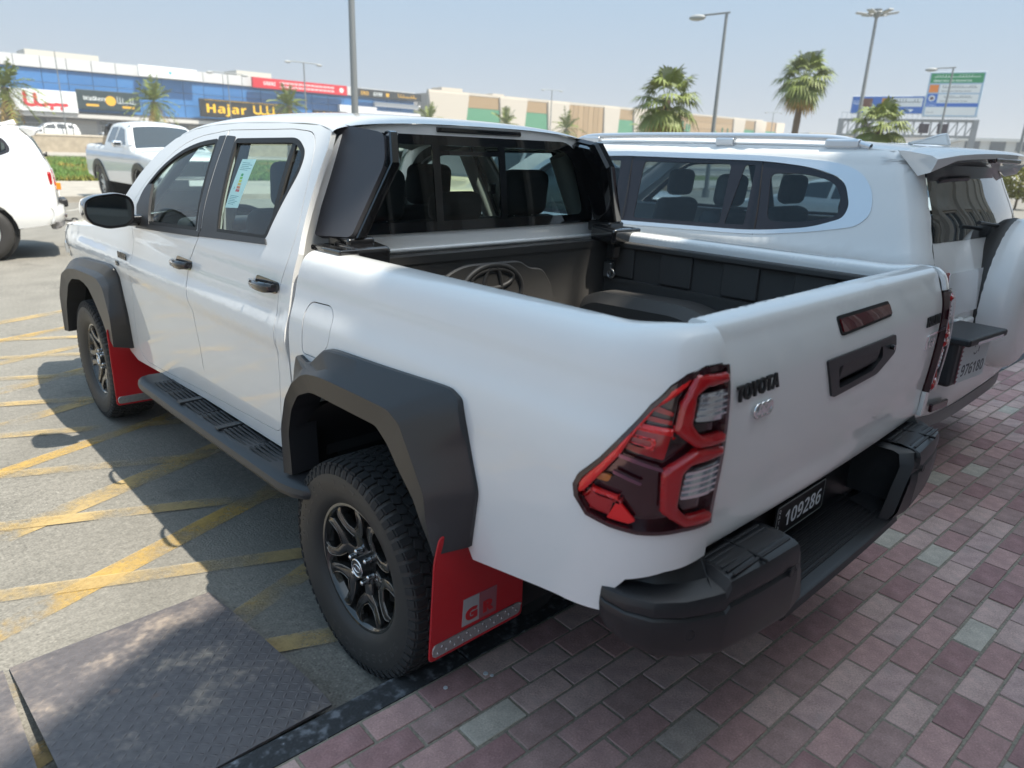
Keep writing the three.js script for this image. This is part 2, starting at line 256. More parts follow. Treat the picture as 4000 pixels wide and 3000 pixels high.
{ // brick pavers: the largest in view are parts of their own
  const bt = (s, r, g, b, str) => { const t = dtex(128, (u, v) => { const n = tileN(u, v, 4, 3, s), m = tileN(u, v, 40, 2, s + 5), q = sstep(.30, .36, tileN(u, v, 13, 2, s + 9)); const k = 1 + .22 * n + .30 * m; const d = sstep(.05, .5, tileN(u, v, 3, 3, s + 12)) * str; return [(r * k) * (1 - d) + .62 * d + q * .05, (g * k) * (1 - d) + .58 * d + q * .05, (b * k) * (1 - d) + .56 * d + q * .05]; }); t.repeat.set(4.5, 4.5); return t; };
  const mk = (...a) => std([1, 1, 1], .88, { map: bt(...a), bumpMap: asphaltBump, bumpScale: .0016 });
  const mats = [mk(1, .74, .60, .58, .35), mk(21, .69, .55, .535, .3), mk(41, .77, .66, .63, .5), mk(61, .63, .49, .485, .2), mk(81, .74, .63, .61, .55), mk(91, .66, .55, .53, .35)];
  const grey = mk(101, .75, .715, .665, .25), grey2 = mk(121, .68, .625, .59, .2);
  const L = .2, Wd = .1, J = .009, geos = [];
  for (let k = 0; k < 5; k++) { // five worn brick shapes: chamfered, a touch uneven
    const g = new RoundedBoxGeometry(L - J, .03, Wd - J, 1, .0035); const p = g.attributes.position;
    for (let i = 0; i < p.count; i++) { const x = p.getX(i), y = p.getY(i), z = p.getZ(i); p.setXYZ(i, x + .0018 * noise.noise(x * 30, z * 30, k * 9), y + (y > 0 ? .0014 * noise.noise(x * 14, z * 14, k * 5 + 3) : 0), z + .0016 * noise.noise(x * 30 + 9, z * 30, k * 9)); }
    geos.push(uvBox(g));
  }
  const cam2 = new THREE.PerspectiveCamera(57.23, 4 / 3, .05, 100); cam2.rotation.order = 'YXZ'; cam2.position.copy(camera.position); cam2.rotation.copy(camera.rotation); cam2.updateMatrixWorld(); cam2.updateProjectionMatrix();
  const list = [];
  for (let r = 0; r < 52; r++) { const ph = (r % 2 ? .5 : 0) + .028 * r;
    for (let c = -45; c < 130; c++) { const a = (c + ph) * L + L / 2, b = r * Wd + Wd / 2, [x, z] = pv(a, b); list.push({ a, b, x, z, r, c }); } }
  // order by apparent size from where a person would stand looking at the truck
  for (const q of list) { const v = V3(q.x, PH, q.z), d = v.distanceTo(camera.position), pr = v.clone().project(cam2); q.in = pr.z < 1 && Math.abs(pr.x) < 1.06 && Math.abs(pr.y) < 1.06; q.d = d; }
  list.sort((p, q) => (q.in - p.in) || (p.d - q.d));
  const paving = new THREE.Group(); paving.name = 'brick_paving'; paving.userData.kind = 'structure'; paving.userData.label = 'reddish brick paving in running bond'; scene.add(paving);
  const rest = []; let n = 0;
  const greys = new Set(['2,5', '6,3', '7,11', '10,9', '7,15']);
  list.forEach((q, i) => {
    const h = Math.abs(Math.sin(q.r * 12.9898 + q.c * 78.233) * 43758.5453) % 1, h2 = (h * 7919) % 1, h3 = (h * 104729) % 1;
    const isg = [[2, 1], [6, 3], [10, 9], [7, 11], [4, 16], [13, 5], [8, 21], [3, 24]].some(([r, c]) => r === q.r && c === q.c) || (h > .985);
    const mat = isg ? (h2 > .4 ? grey : grey2) : mats[h2 * 6 | 0];
    const y = PH - .015 + (h3 - .5) * .003, ry = LY + (h - .5) * .012, rx = (h2 - .5) * .012, rz = (h3 - .5) * .010, fl = h3 > .5 ? Math.PI : 0;
    if (i < 300) { const m = mesh('brick', geos[h * 5 | 0], mat, paving); m.position.set(q.x, y, q.z); m.rotation.set(rx, ry + fl, rz); }
    else if (q.d < 16) rest.push([q, y, ry + fl, mat]);
  });
  const im = new THREE.InstancedMesh(geos[1], mats[0], rest.length); im.name = 'brick'; im.userData.kind = 'stuff'; im.userData.label = 'the remaining bricks of the paving'; im.castShadow = im.receiveShadow = true;
  rest.forEach(([q, y, ry, mat], i) => { im.setMatrixAt(i, M4.compose(V3(q.x, y, q.z), Q.setFromEuler(E3.set(0, ry, 0)), V3(1, 1, 1))); const h = Math.abs(Math.sin(q.r * 3.1 + q.c * 7.7) * 999) % 1; im.setColorAt(i, h > .95 ? lin(1.05, 1.15, 1.08) : lin(.82 + .36 * h, .8 + .36 * h, .8 + .38 * h)); });
  paving.add(im);
  // chewing gum and paint spots trodden into the bricks
  const spots = []; for (const [a, b, r] of [[.42, .08, .008], [.43, .1, .006], [1.16, .43, .011], [1.2, .42, .009], [1.25, .44, .007], [1.1, .47, .006], [.28, .05, .007]]) { const [x, z] = pv(a, b); spots.push(cyl(r, r * 1.1, .002, 12, x, PH + .0025, z)); }
  mesh('gum_spot', merge(spots), std([.6, .62, .66], .8), paving).userData.kind = 'stuff';
}
{ // checker-plate ramps from the asphalt up to the kerb
  const dirt = dtex(512, (u, v) => { const a = tileN(u, v, 4, 4, 51), b = tileN(u, v, 30, 3, 53); const d = sstep(-.05, .42, a + .35 * b); let k = .38 + .10 * b; const rst = sstep(.22, .4, tileN(u, v, 7, 3, 57)); return [k * 1.04 * (1 - d) + .70 * d + rst * .05, k * .99 * (1 - d) + .63 * d, k * 1.0 * (1 - d) + .56 * d - rst * .03]; });
  dirt.repeat.set(1.1, 1.1);
  const pm = std([1, 1, 1], .5, { map: dirt, metalness: .15, bumpMap: grainR(10), bumpScale: .0006 });
  const lz = grid(6, 4, (s, t) => { const a = s * 2 - 1, b = t * 2 - 1, w = (1 - a * a); return [a * .013, .0016 * w * (1 - b * b), b * .0042 * Math.sqrt(Math.max(0, w))]; });
  const plate = (x0, x1, label, sk) => {
    const zf = -.735, zn = .190, o = thing('checker_plate_ramp', label, 'ramp plate', [(x0 + x1) / 2, 0, (zf + zn) / 2], 0, 'steel ramp plates against the kerb');
    const cx = (x0 + x1) / 2, cz = (zf + zn) / 2, w = x1 - x0, prof = z => { const t = (z - zf) / (zn - zf); return .010 + .082 * t + .010 * Math.sin(t * Math.PI) - (t > .9 ? (t - .9) * (t - .9) * 1.2 : 0); };
    const top = (s, t) => { const z = zf + (zn - zf) * t, x = x0 + w * s + sk * t; return [x - cx, prof(z) + .002 * noise.noise(x * 3, z * 3, 1), z - cz]; };
    const g = grid(20, 30, (s, t) => top(1 - s, t)), b = grid(20, 30, (s, t) => { const q = top(s, t); return [q[0], q[1] - .009, q[2]]; });
    const rim = []; const ring = []; for (let i = 0; i <= 20; i++) ring.push([i / 20, 0]); for (let i = 0; i <= 30; i++) ring.push([1, i / 30]); for (let i = 20; i >= 0; i--) ring.push([i / 20, 1]); for (let i = 30; i >= 0; i--) ring.push([0, i / 30]);
    const rg = loft([ring.map(q => { const p = top(...q); return [p[0], p[1] - .009, p[2]]; }), ring.map(q => top(...q))].reverse(), true, .3);
    mesh('plate', uvBox(merge([g, b, rg])), pm, o);
    const lug = []; let k = 0;
    for (let j = 0; j < 34; j++) for (let i = 0; i < 26; i++) { const s = (i + .5 + (j % 2 ? .0 : 0)) / 26, t = (j + .5) / 34, q = top(s, t), e = .01; const qa = top(s, Math.min(1, t + e)), sl = Math.atan2(qa[1] - q[1], qa[2] - q[2]); const l = lz.clone(); tf(l, 0, 0, 0, 0, (i + j) % 2 ? .75 : -.75, 0); tf(l, q[0], q[1] + .0002, q[2], -sl, 0, 0); lug.push(l); }
    const m = mesh('raised_lug', uvBox(merge(lug)), pm, o); m.userData.kind = 'stuff';
    return o;
  };
  plate(-1.868, -1.198, 'diamond-pattern steel ramp plate nearest the truck rear wheel', .025);
  plate(-2.60, -1.885, 'dusty steel ramp plate at the left picture edge', -.012);
}
// ---------------------------------------------------------------- showroom behind the viewer (casts the shade over the kerb, is mirrored in paint and glass)
{
  const b = thing('showroom_building', 'beige showroom facade with tall windows behind the viewer', 'building', [0, 0, 0]);
  const stone = std([.62, .57, .50], .85, { map: (() => { const t = dtex(256, (u, v) => { const k = .84 + .22 * tileN(u, v, 6, 4, 71); return [k, k * .985, k * .96]; }); t.repeat.set(.3, .3); return t; })() });
  const H = 10.6, Z = .5 * H - .675, top = H + PH * 0; // parapet height and plan line that put the shade where the photograph has it
  const wing = .576, plan = x => x > .95 ? Z : Z + (.95 - x) * wing;
  const wallSeg = (xa, xb, y0, y1, th = .35, off = 0) => { const za = plan(xa) + off, zb = plan(xb) + off, l = Math.hypot(xb - xa, zb - za); return box(l, y1 - y0, th, (xa + xb) / 2, (y0 + y1) / 2, (za + zb) / 2 + th / 2, 0, -Math.atan2(zb - za, xb - xa), 0); };
  const walls = [], pil = [], cor = [];
  const bays = [[-12, .95, 4], [.95, 26, 8]];
  for (const [xa, xb, n] of bays) for (let i = 0; i < n; i++) {
    const a = xa + (xb - xa) * i / n, c = xa + (xb - xa) * (i + 1) / n, w = c - a, p = .55;
    walls.push(wallSeg(a, a + p, PH, H - .3), wallSeg(c - p, c, PH, H - .3), wallSeg(a + p, c - p, PH, .5), wallSeg(a + p, c - p, 4.2, 5.4), wallSeg(a + p, c - p, 8.6, H - .3));
    for (const [y0, y1] of [[.5, 4.2], [5.4, 8.6]]) {
      const m = mesh('window', wallSeg(a + p, c - p, y0, y1, .03, .2), phy([.03, .04, .045], .03, { metalness: .2 }), b);
      mesh('frame', merge([wallSeg(a + p, a + p + .09, y0, y1, .1, .1), wallSeg(c - p - .09, c - p, y0, y1, .1, .1), wallSeg((a + c) / 2 - .04, (a + c) / 2 + .04, y0 + .1, y1 - .1, .1, .1), wallSeg(a + p + .1, c - p - .1, y0, y0 + .1, .09, .1), wallSeg(a + p + .1, c - p - .1, y1 - .1, y1, .09, .1)]), std([.55, .50, .42], .6), m);
    }
    pil.push(wallSeg(a - .22, a + .22, PH, H - .35, .2, -.2));
  }
  cor.push(wallSeg(-12, .95, H - .3, H, .8, 0), wallSeg(.95, 26, H - .3, H, .8, 0));
  mesh('wall', uvBox(merge(walls)), stone, b); mesh('pilaster', uvBox(merge(pil)), stone, b); mesh('cornice', uvBox(merge(cor)), stone, b);
  { // unseen parapet sign, assumed and added to shade the pickup's cab back
    const s = mesh('added_shade_sign', tf(ext(Array.from({ length: 36 }, (_, i) => { const a = i / 36 * 6.2832; return [.86 * Math.cos(a), .50 * Math.sin(a)]; }), .12, .02), 2.14, 11.95, Z + .05), std([.6, .6, .6], .5), b);
    for (const x of [1.7, 2.58]) mesh('added_sign_post', box(.05, 1.0, .05, x, H + .45, Z + .2), stone, b); }
  mesh('roof', merge([box(38, .2, 14, 7, H - .5, Z + 14.5)]), stone, b);
}
// ---------------------------------------------------------------- the pickup (z = 0 at its rear axle, nose towards -z)
const truck = thing('pickup_truck', 'white double-cab pickup with black wheel flares and red mudflaps in the foreground', 'pickup truck');
const Wc0 = interp([[.45, .885], [.5, .893], [.62, .902], [.75, .913], [.9, .923], [1.02, .927], [1.1, .923], [1.18, .911], [1.25, .897], [1.32, .884], [1.36, .872], [1.45, .842], [1.6, .775], [1.72, .712], [1.82, .655], [1.95, .56]]);
const Wc = (y, z) => Wc0(y) - .13 * Math.pow(Math.max(0, (-z - 3.2) / .85), 2) + .012 * sstep(1.16, 1.09, y) * sstep(1.00, 1.06, y);
const sideMap = (z, y) => [-Wc(y, z), y, z];
const bothSides = (name, g, mat, parent = truck) => [mesh(name, g, mat, parent), mesh(name, flipX(g), mat, parent)];
// rear arch and front arch edges in the skin
const archF = [[-2.52, .56], [-2.58, .64], [-2.66, .76], [-2.79, .88], [-2.93, .945], [-3.10, .955], [-3.27, .93], [-3.41, .86], [-3.54, .72], [-3.58, .5]];
const doorsOut = rnded([[-.600, .662, .06], [-.548, .90], [-.541, 1.0], [-.545, 1.134], [-.552, 1.241, .05], [-.515, 1.322, .05], [-.490, 1.444, .05], [-.545, 1.638, .05], [-.612, 1.772, .10], [-.80, 1.783], [-1.384, 1.776], [-1.70, 1.745, .1], [-1.90, 1.690, .1], [-2.14, 1.535, .1], [-2.30, 1.372, .05], [-2.215, 1.285, .05], [-2.172, 1.211, .05], [-2.205, 1.02, .1], [-2.300, .78, .1], [-2.338, .62, .05], [-2.25, .564, .04], [-2.03, .572], [-1.363, .618]], .02);
const doorCut = [[-1.366, .618], [-1.344, .75], [-1.338, .84], [-1.360, 1.006], [-1.413, 1.147], [-1.403, 1.230], [-1.318, 1.344], [-1.388, 1.777]]; // front/rear door joint
const cabOutline = [[-.452, 1.37], [-.464, 1.27], [-.464, 1.14], [-.458, 1.0], [-.462, .8], [-.50, .600], [-1.4, .580], [-2.13, .545], [-2.40, .530], ...archF, [-3.62, .45], [-3.85, .46], [-3.98, .52], [-4.03, .70], [-4.03, .95], [-3.97, 1.08], [-3.85, 1.135], [-3.6, 1.172], [-3.2, 1.205], [-2.9, 1.228], [-2.66, 1.252], [-2.55, 1.285], [-2.42, 1.42], [-2.28, 1.555], [-2.13, 1.665], [-1.98, 1.73], [-1.80, 1.772], [-1.6, 1.793], [-1.3, 1.803], [-.9, 1.803], [-.62, 1.795], [-.52, 1.775], [-.497, 1.72], [-.475, 1.55]].map(p => [p[0], p[1]]);
bothSides('cab_side', panel(cabOutline, sideMap, { holes: [doorsOut], flip: false, th: .02 }), M.white);
{ // doors with frames, glass, seals, handles
  const inset = (pts, d) => { const c = pts.reduce((s, p) => [s[0] + p[0] / pts.length, s[1] + p[1] / pts.length], [0, 0]); return pts.map(p => { const l = Math.hypot(p[0] - c[0], p[1] - c[1]); return [p[0] + (c[0] - p[0]) * d / l, p[1] + (c[1] - p[1]) * d / l]; }); };
  const shrink = (poly, d) => { const n = poly.length, ar = poly.reduce((s, q, i) => { const r = poly[(i + 1) % n]; return s + q[0] * r[1] - r[0] * q[1]; }, 0), sg = ar > 0 ? 1 : -1; return poly.map((p, i) => { const a = poly[(i + n - 1) % n], b = poly[(i + 1) % n]; const t = [b[0] - a[0], b[1] - a[1]], l = Math.hypot(...t) || 1; return [p[0] - sg * t[1] / l * d, p[1] + sg * t[0] / l * d]; }); };
  globalThis.shrinkPoly = shrink;
  const G = .006;
  bothSides('door_seal', merge([panel(shrink(doorsOut, -.02), sideMap, { holes: [shrink(doorsOut, .022)], lift: -.022, th: 0, maxE: .06 }), panel([...doorCut.map(p => [p[0] - .02, p[1]]), ...doorCut.slice().reverse().map(p => [p[0] + .02, p[1]])], sideMap, { lift: -.022, th: 0, maxE: .06 })]), M.dark);
  const rearRaw = [...doorsOut.filter(p => p[0] > -1.36), ...doorCut.slice().reverse()];
  const cutIdx = doorsOut.findIndex(p => p[0] < -1.38 && p[1] > 1.7);
  const rearSeq = [...doorsOut.slice(0, cutIdx).filter(p => !(p[1] < .63 && p[0] < -1.3)), [-1.384, 1.776], ...doorCut.slice(0, 7).reverse()];
  const frontSeq = [...doorsOut.slice(cutIdx).filter(p => p[0] < -1.386 || p[1] < .63).filter(p => !(p[0] > -1.37 && p[1] > .63)), ...doorCut.slice(1, 7)];
  const winR = rnded([[-1.279, 1.738, .02], [-.735, 1.748, .07], [-.640, 1.700, .06], [-.626, 1.634, .05], [-.718, 1.387, .03], [-1.160, 1.369, .015]], .02);
  const winF = rnded([[-1.366, 1.354, .015], [-1.462, 1.735, .02], [-1.66, 1.718, .12], [-1.85, 1.672, .12], [-2.03, 1.585, .12], [-2.16, 1.470, .05], [-2.185, 1.40, .04], [-2.12, 1.318, .03]], .02);
  const inner = std([.16, .155, .15], .8);
  for (const side of [-1, 1]) {
    const put = (n, g, m, p) => mesh(n, side < 0 ? g : flipX(g), m, p);
    const mk = (seq, win, lab) => { const d = put('door', panel(shrink(seq, G / 2), sideMap, { holes: [win], flip: false, th: .022, maxE: .028 }), M.white, truck); if (lab) d.userData.label = lab;
      put('window_glass', panel(shrink(win, -.004), sideMap, { flip: false, lift: -.009, th: 0 }), M.glass, d);
      put('window_seal', panel(shrink(win, -.003), sideMap, { holes: [shrink(win, .016)], flip: false, lift: .0012, th: .010 }), M.seal, d); return d; };
    const fd = mk(frontSeq, winF), rd = mk(rearSeq, winR);
    // black B-pillar trims, mirror sail, belt mouldings, quarter-glass divider
    put('pillar_trim', panel(rnded([[-1.462, 1.748], [-1.3935, 1.752], [-1.322, 1.352], [-1.352, 1.347]], .008), sideMap, { flip: false, lift: .002, th: .004 }), M.flare, fd);
    put('pillar_trim', panel(rnded([[-1.3845, 1.752], [-1.288, 1.748], [-1.150, 1.362], [-1.313, 1.352]], .008), sideMap, { flip: false, lift: .002, th: .004 }), M.flare, rd);
    put('belt_moulding', panel(rnded([[-2.14, 1.292], [-2.14, 1.316], [-1.36, 1.356], [-1.32, 1.354], [-1.326, 1.334], [-1.36, 1.331]], .006), sideMap, { flip: false, lift: .006, th: .008 }), M.flare, fd);
    put('belt_moulding', panel(rnded([[-1.318, 1.336], [-1.312, 1.358], [-1.16, 1.372], [-.715, 1.392], [-.695, 1.372], [-1.0, 1.355]], .006), sideMap, { flip: false, lift: .006, th: .008 }), M.flare, rd);
    put('divider_bar', panel([[-.772, 1.742], [-.742, 1.742], [-.668, 1.40], [-.698, 1.40]], sideMap, { flip: false, lift: -.001, th: .008 }), M.seal, rd);
    put('mirror_sail', panel(rnded([[-2.19, 1.40], [-2.12, 1.50], [-2.05, 1.515], [-1.985, 1.36], [-1.955, 1.322], [-2.13, 1.310]], .01), sideMap, { flip: false, lift: .004, th: .012 }), M.flare, fd);
    for (const [d, z0, y0] of [[fd, -1.472, 1.205], [rd, -.655, 1.236]]) { // strap handle with dished escutcheon
      const h = [], L = .215; const base = panel(rnded([[z0 - .09, y0 - .028], [z0 + .095, y0 - .022], [z0 + .105, y0 + .02], [z0 - .09, y0 + .024]], .022), sideMap, { flip: false, lift: .0015, th: .002 });
      const x = zz => -Wc(y0, zz);
      const path = [[-L / 2 - .005, .004, .010], [-L * .40, .022, .015], [-L * .2, .036, .0165], [L * .1, .042, .018], [L * .32, .040, .019], [L * .46, .026, .016], [L * .5, .004, .010]];
      const rings = path.map(([dz, out, r]) => Array.from({ length: 12 }, (_, k) => { const a = k / 12 * 2 * Math.PI; return [x(z0 + dz) - out - .55 * r * Math.cos(a) - .003, y0 + r * Math.sin(a) + dz * .03, z0 + dz]; }));
      const hg = merge([loft(rings, true, 1.2, true)]);
      put('door_handle', hg, M.gloss, d); put('handle_cup', base, M.gloss, d);
    }
    // inner door trims close the cab from inside
    put('door_trim', panel(shrink(frontSeq.filter(p => p[1] < 1.30).concat([[-1.33, 1.33], [-2.15, 1.28]]).sort((a, b) => Math.atan2(a[1] - .95, a[0] + 1.8) - Math.atan2(b[1] - .95, b[0] + 1.8)), .03), (z, y) => { const q = sideMap(z, y); return [q[0] + .075, q[1], q[2]]; }, { flip: true, th: 0, maxE: .15 }), inner, fd);
    put('door_trim', panel(shrink([[-.66, .68], [-1.33, .66], [-1.36, 1.0], [-1.33, 1.345], [-.66, 1.36], [-.60, 1.2]], .01), (z, y) => { const q = sideMap(z, y); return [q[0] + .075, q[1], q[2]]; }, { flip: true, th: 0, maxE: .15 }), inner, rd);
    if (side < 0) { // energy-label sheet taped inside the rear glass, badge on the front wing
      const st = canvasTex(256, 300, (c, w, h) => { c.fillStyle = '#cfe8ec'; c.fillRect(0, 0, w, h); ['#2e9e57', '#7cbd45', '#c9cf3c', '#e8b13a', '#e0713a', '#cf3f3a'].forEach((k, i) => { c.fillStyle = k; c.fillRect(w * .36, h * (.30 + i * .062), w * (.16 + i * .022), h * .05); }); c.fillStyle = '#6b98a5'; for (let i = 0; i < 5; i++) c.fillRect(w * .12, h * (.08 + i * .035), w * (.55 + .2 * (i % 2)), h * .012); for (let i = 0; i < 6; i++) c.fillRect(w * .12, h * (.74 + i * .033), w * (.6 - .1 * (i % 3)), h * .012); c.fillStyle = '#315a66'; c.font = 'bold 22px sans-serif'; c.fillText('D', w * .18, h * .62); });
      const g = panel([[-1.165, 1.660], [-1.035, 1.664], [-1.045, 1.475], [-1.165, 1.468]], (z, y) => { const q = sideMap(z, y); return [q[0] + .013, q[1], q[2]]; }, { flip: false, th: 0 });
      { const p = g.attributes.position, U = g.attributes.uv; for (let i = 0; i < p.count; i++) U.setXY(i, (p.getZ(i) + 1.165) / .13, (p.getY(i) - 1.468) / .196); }
      mesh('label_sheet', g, std([1, 1, 1], .6, { map: st }), rd).userData.label = 'energy label sheet taped inside the rear door glass';
      const bd = tf(text('HILUX', .034, .004, .0006), 0, 0, 0, 0, -Math.PI / 2, 0); tf(bd, -Wc(1.13, -2.33) - .004, 1.132, -2.318, 0, 0, -.0); mesh('wing_badge', bd, M.gloss, truck);
      const b2 = tf(text('V6', .024, .004, .0006), 0, 0, 0, 0, -Math.PI / 2, 0); tf(b2, -Wc(1.085, -2.36) - .003, 1.085, -2.385); mesh('wing_badge', b2, M.gloss, truck);
    }
  }
}
{ // roof, windscreen, bonnet, nose
  const yg = interp([[-2.0, 1.722], [-1.8, 1.773], [-1.6, 1.793], [-1.3, 1.803], [-.9, 1.803], [-.62, 1.795], [-.52, 1.775], [-.47, 1.755]]);
  const yc = interp([[-2.02, 1.760], [-1.9, 1.800], [-1.7, 1.836], [-1.4, 1.862], [-1.1, 1.868], [-.8, 1.858], [-.6, 1.842], [-.52, 1.826], [-.47, 1.800]]);
  const sec = (z, t) => { const xe = Wc(yg(z), z), a = Math.abs(t); return [t * xe, yg(z) + (yc(z) - yg(z)) * Math.sqrt(Math.max(0, 1 - Math.pow(a, 2.6))) , z]; };
  const tt = s => { const a = s * 2 - 1; return Math.sin(a * Math.PI / 2); };
  const bow = t => .05 * t * t; // plan bow of front edge
  mesh('roof', grid(48, 40, (s, t) => { const u = tt(s), z = -.508 - 1.464 * t + bow(u) * t; const q = sec(z, u); return q; }), M.white, truck);
  mesh('headliner', grid(20, 16, (s, t) => { const u = tt(s) * .95, z = -.52 - 1.40 * t; const q = sec(z, u); return [q[0], q[1] - .05, q[2]]; }), M.trimL, truck);
  const A = interp([[0, 1.262], [1, 1.765]]);
  const ws = (s, t) => { const a = s * 2 - 1, y = 1.262 + (1.768 - 1.262) * t, z = -2.60 + .62 * t + .03 * Math.sin(t * Math.PI) * 0 + .09 * a * a * (1 - .35 * t), x = a * (Wc(y + .01, -2.3) - .035 - .02 * (1 - t)); return [x, y + .02 * (1 - a * a) * t, z - .03 * (1 - a * a)]; };
  mesh('windscreen', grid(24, 16, (s, t) => ws(1 - s, t)), M.glass, truck);
  const hy = interp([[-4.02, .98], [-3.97, 1.06], [-3.85, 1.135], [-3.6, 1.172], [-3.2, 1.205], [-2.9, 1.228], [-2.55, 1.262]]);
  mesh('bonnet', grid(32, 30, (s, t) => { const a = Math.sin((s * 2 - 1) * Math.PI / 2), z = -2.56 - 1.44 * t + .06 * a * a * (1 - t) - .0, zz = Math.max(z, -4.0), y = hy(zz), x = a * Wc(y, zz); const k = Math.sqrt(Math.max(0, 1 - Math.pow(Math.abs(a), 3))); return [x, y + .075 * k * (1 - .45 * t) + .012 * sstep(.5, .62, Math.abs(a)) * sstep(.9, .75, Math.abs(a)) * k, z - .06 * (1 - a * a) * sstep(.6, 1, t)]; }), M.white, truck);
  // nose: dark grille, lamps, bumper
  mesh('grille', rbox(1.18, .34, .12, .05, 0, .90, -4.03), M.black, truck);
  for (const sx of [-1, 1]) { mesh('headlamp', rbox(.36, .15, .22, .05, sx * .66, .98, -3.96, 0, sx * .35, 0), M.clearL, truck); mesh('fog_lamp', rbox(.16, .12, .08, .03, sx * .66, .58, -4.02), M.black, truck); }
  mesh('front_bumper', merge([rbox(1.62, .30, .22, .07, 0, .60, -4.02), rbox(1.4, .12, .2, .05, 0, .43, -3.95)]), M.white, truck);
}
{ // cab back: steel panel with sliding window in a black-printed glass
  const bz = y => -.462 - .050 * Math.pow(clamp((y - 1.34) / .46, 0, 1), 1.4) ;
  const map = (x, y) => [x, y, bz(y) - .035 * Math.pow(Math.abs(x) / .8, 4)];
  const half = [[.80, .80], [.86, 1.05], [.868, 1.30], [.852, 1.37], [.80, 1.50], [.715, 1.67], [.650, 1.762], [.60, 1.790], [.45, 1.812], [0, 1.822]];
  const out = [...half, ...half.slice(0, -1).reverse().map(p => [-p[0], p[1]])];
  const wh = [[.725, 1.415, .05], [.615, 1.72, .06], [.53, 1.778, .06]], win = rnded([...wh, ...wh.slice().reverse().map(p => [-p[0], p[1], p[2]])], .05);
  mesh('cab_back', panel(out, map, { holes: [shrinkPoly(win, .01)], th: .015 }), M.white, truck);
  mesh('panel_bead', merge([tube([[-.84, 1.352, -.456], [0, 1.352, -.452], [.84, 1.352, -.456]], .010, 30, 8)]), M.white, truck);
  const iw = rnded([[.640, 1.455, .05], [.565, 1.70, .05], [.50, 1.742, .05], [-.50, 1.742, .05], [-.565, 1.70, .05], [-.640, 1.455, .05]], .05);
  const rw = mesh('rear_window', panel(win, map, { lift: .006, th: .005, holes: [iw] }), M.frit, truck);
  mesh('pane', panel(shrinkPoly(iw, -.004), map, { lift: .004, th: 0 }), M.tint, rw);
  for (const x of [-.245, .105]) mesh('slider_rail', panel([[x - .018, 1.452], [x + .018, 1.452], [x + .018, 1.744], [x - .018, 1.744]], map, { lift: .0075, th: .006 }), M.frit, rw);
  mesh('slider_rail', panel([[-.245, 1.705], [.105, 1.705], [.105, 1.722], [-.245, 1.722]], map, { lift: .0075, th: .006 }), M.frit, rw);
  mesh('slider_latch', rbox(.030, .045, .02, .006, .075, 1.575, -.515), M.gloss, rw);
  // brake-lamp bar above the glass
  mesh('stop_lamp', rbox(.46, .022, .03, .006, 0, 1.800, -.520, -.15), M.frit, truck);
}
{ // cab interior
  const seat = (x, z, name, low) => { const s = mesh(name, merge([rbox(.50, .60, .15, .06, x, 1.14, z, .16), rbox(.50, .14, .50, .06, x, .86, z - .26)]), M.fabric, truck);
    mesh('headrest', rbox(.27, low ? .13 : .21, .10, .045, x, low ? 1.49 : 1.545, z + .05, .10), M.fabric, s); for (const dx of [-.06, .06]) mesh('headrest_post', bar([x + dx, 1.38, z + .04], [x + dx, 1.47, z + .05], .006), M.chrome, s); return s; };
  seat(-.38, -1.42, 'front_seat'); seat(.38, -1.42, 'front_seat');
  seat(-.42, -.72, 'rear_seat'); seat(.42, -.72, 'rear_seat'); seat(0, -.72, 'rear_seat', true);
  mesh('dashboard', merge([rbox(1.52, .26, .42, .09, 0, 1.13, -2.34), rbox(.5, .14, .3, .05, -.38, 1.25, -2.22), rbox(.3, .18, .05, .02, 0, 1.30, -2.12)]), M.trim, truck);
  const sw = mesh('steering_wheel', merge([tf(new THREE.TorusGeometry(.185, .017, 10, 36), 0, 0, 0), rbox(.34, .05, .03, .012), sph(.06, 0, 0, 0, 1, 1, .5), box(.04, .16, .025, 0, -.09, 0)]), M.trim, truck); sw.position.set(-.38, 1.22, -1.99); sw.rotation.x = -.42;
  mesh('cab_floor', merge([box(1.6, .04, 1.95, 0, .62, -1.42), box(.2, .2, 1.6, 0, .72, -1.6), box(1.66, .5, .03, 0, .92, -.55)]), M.trim, truck);
  mesh('inside_mirror', merge([rbox(.24, .07, .03, .012, 0, 1.66, -1.93), bar([0, 1.70, -1.95], [0, 1.75, -1.97], .01)]), M.gloss, truck);
  for (const sx of [-1, 1]) { mesh('pillar_cover', merge([bar([sx * .79, 1.33, -1.30], [sx * .625, 1.74, -1.38], .035), bar([sx * .78, 1.33, -.58], [sx * .61, 1.72, -.63], .05), bar([sx * .80, 1.27, -2.48], [sx * .61, 1.72, -1.97], .025)]), M.trimL, truck); }
}
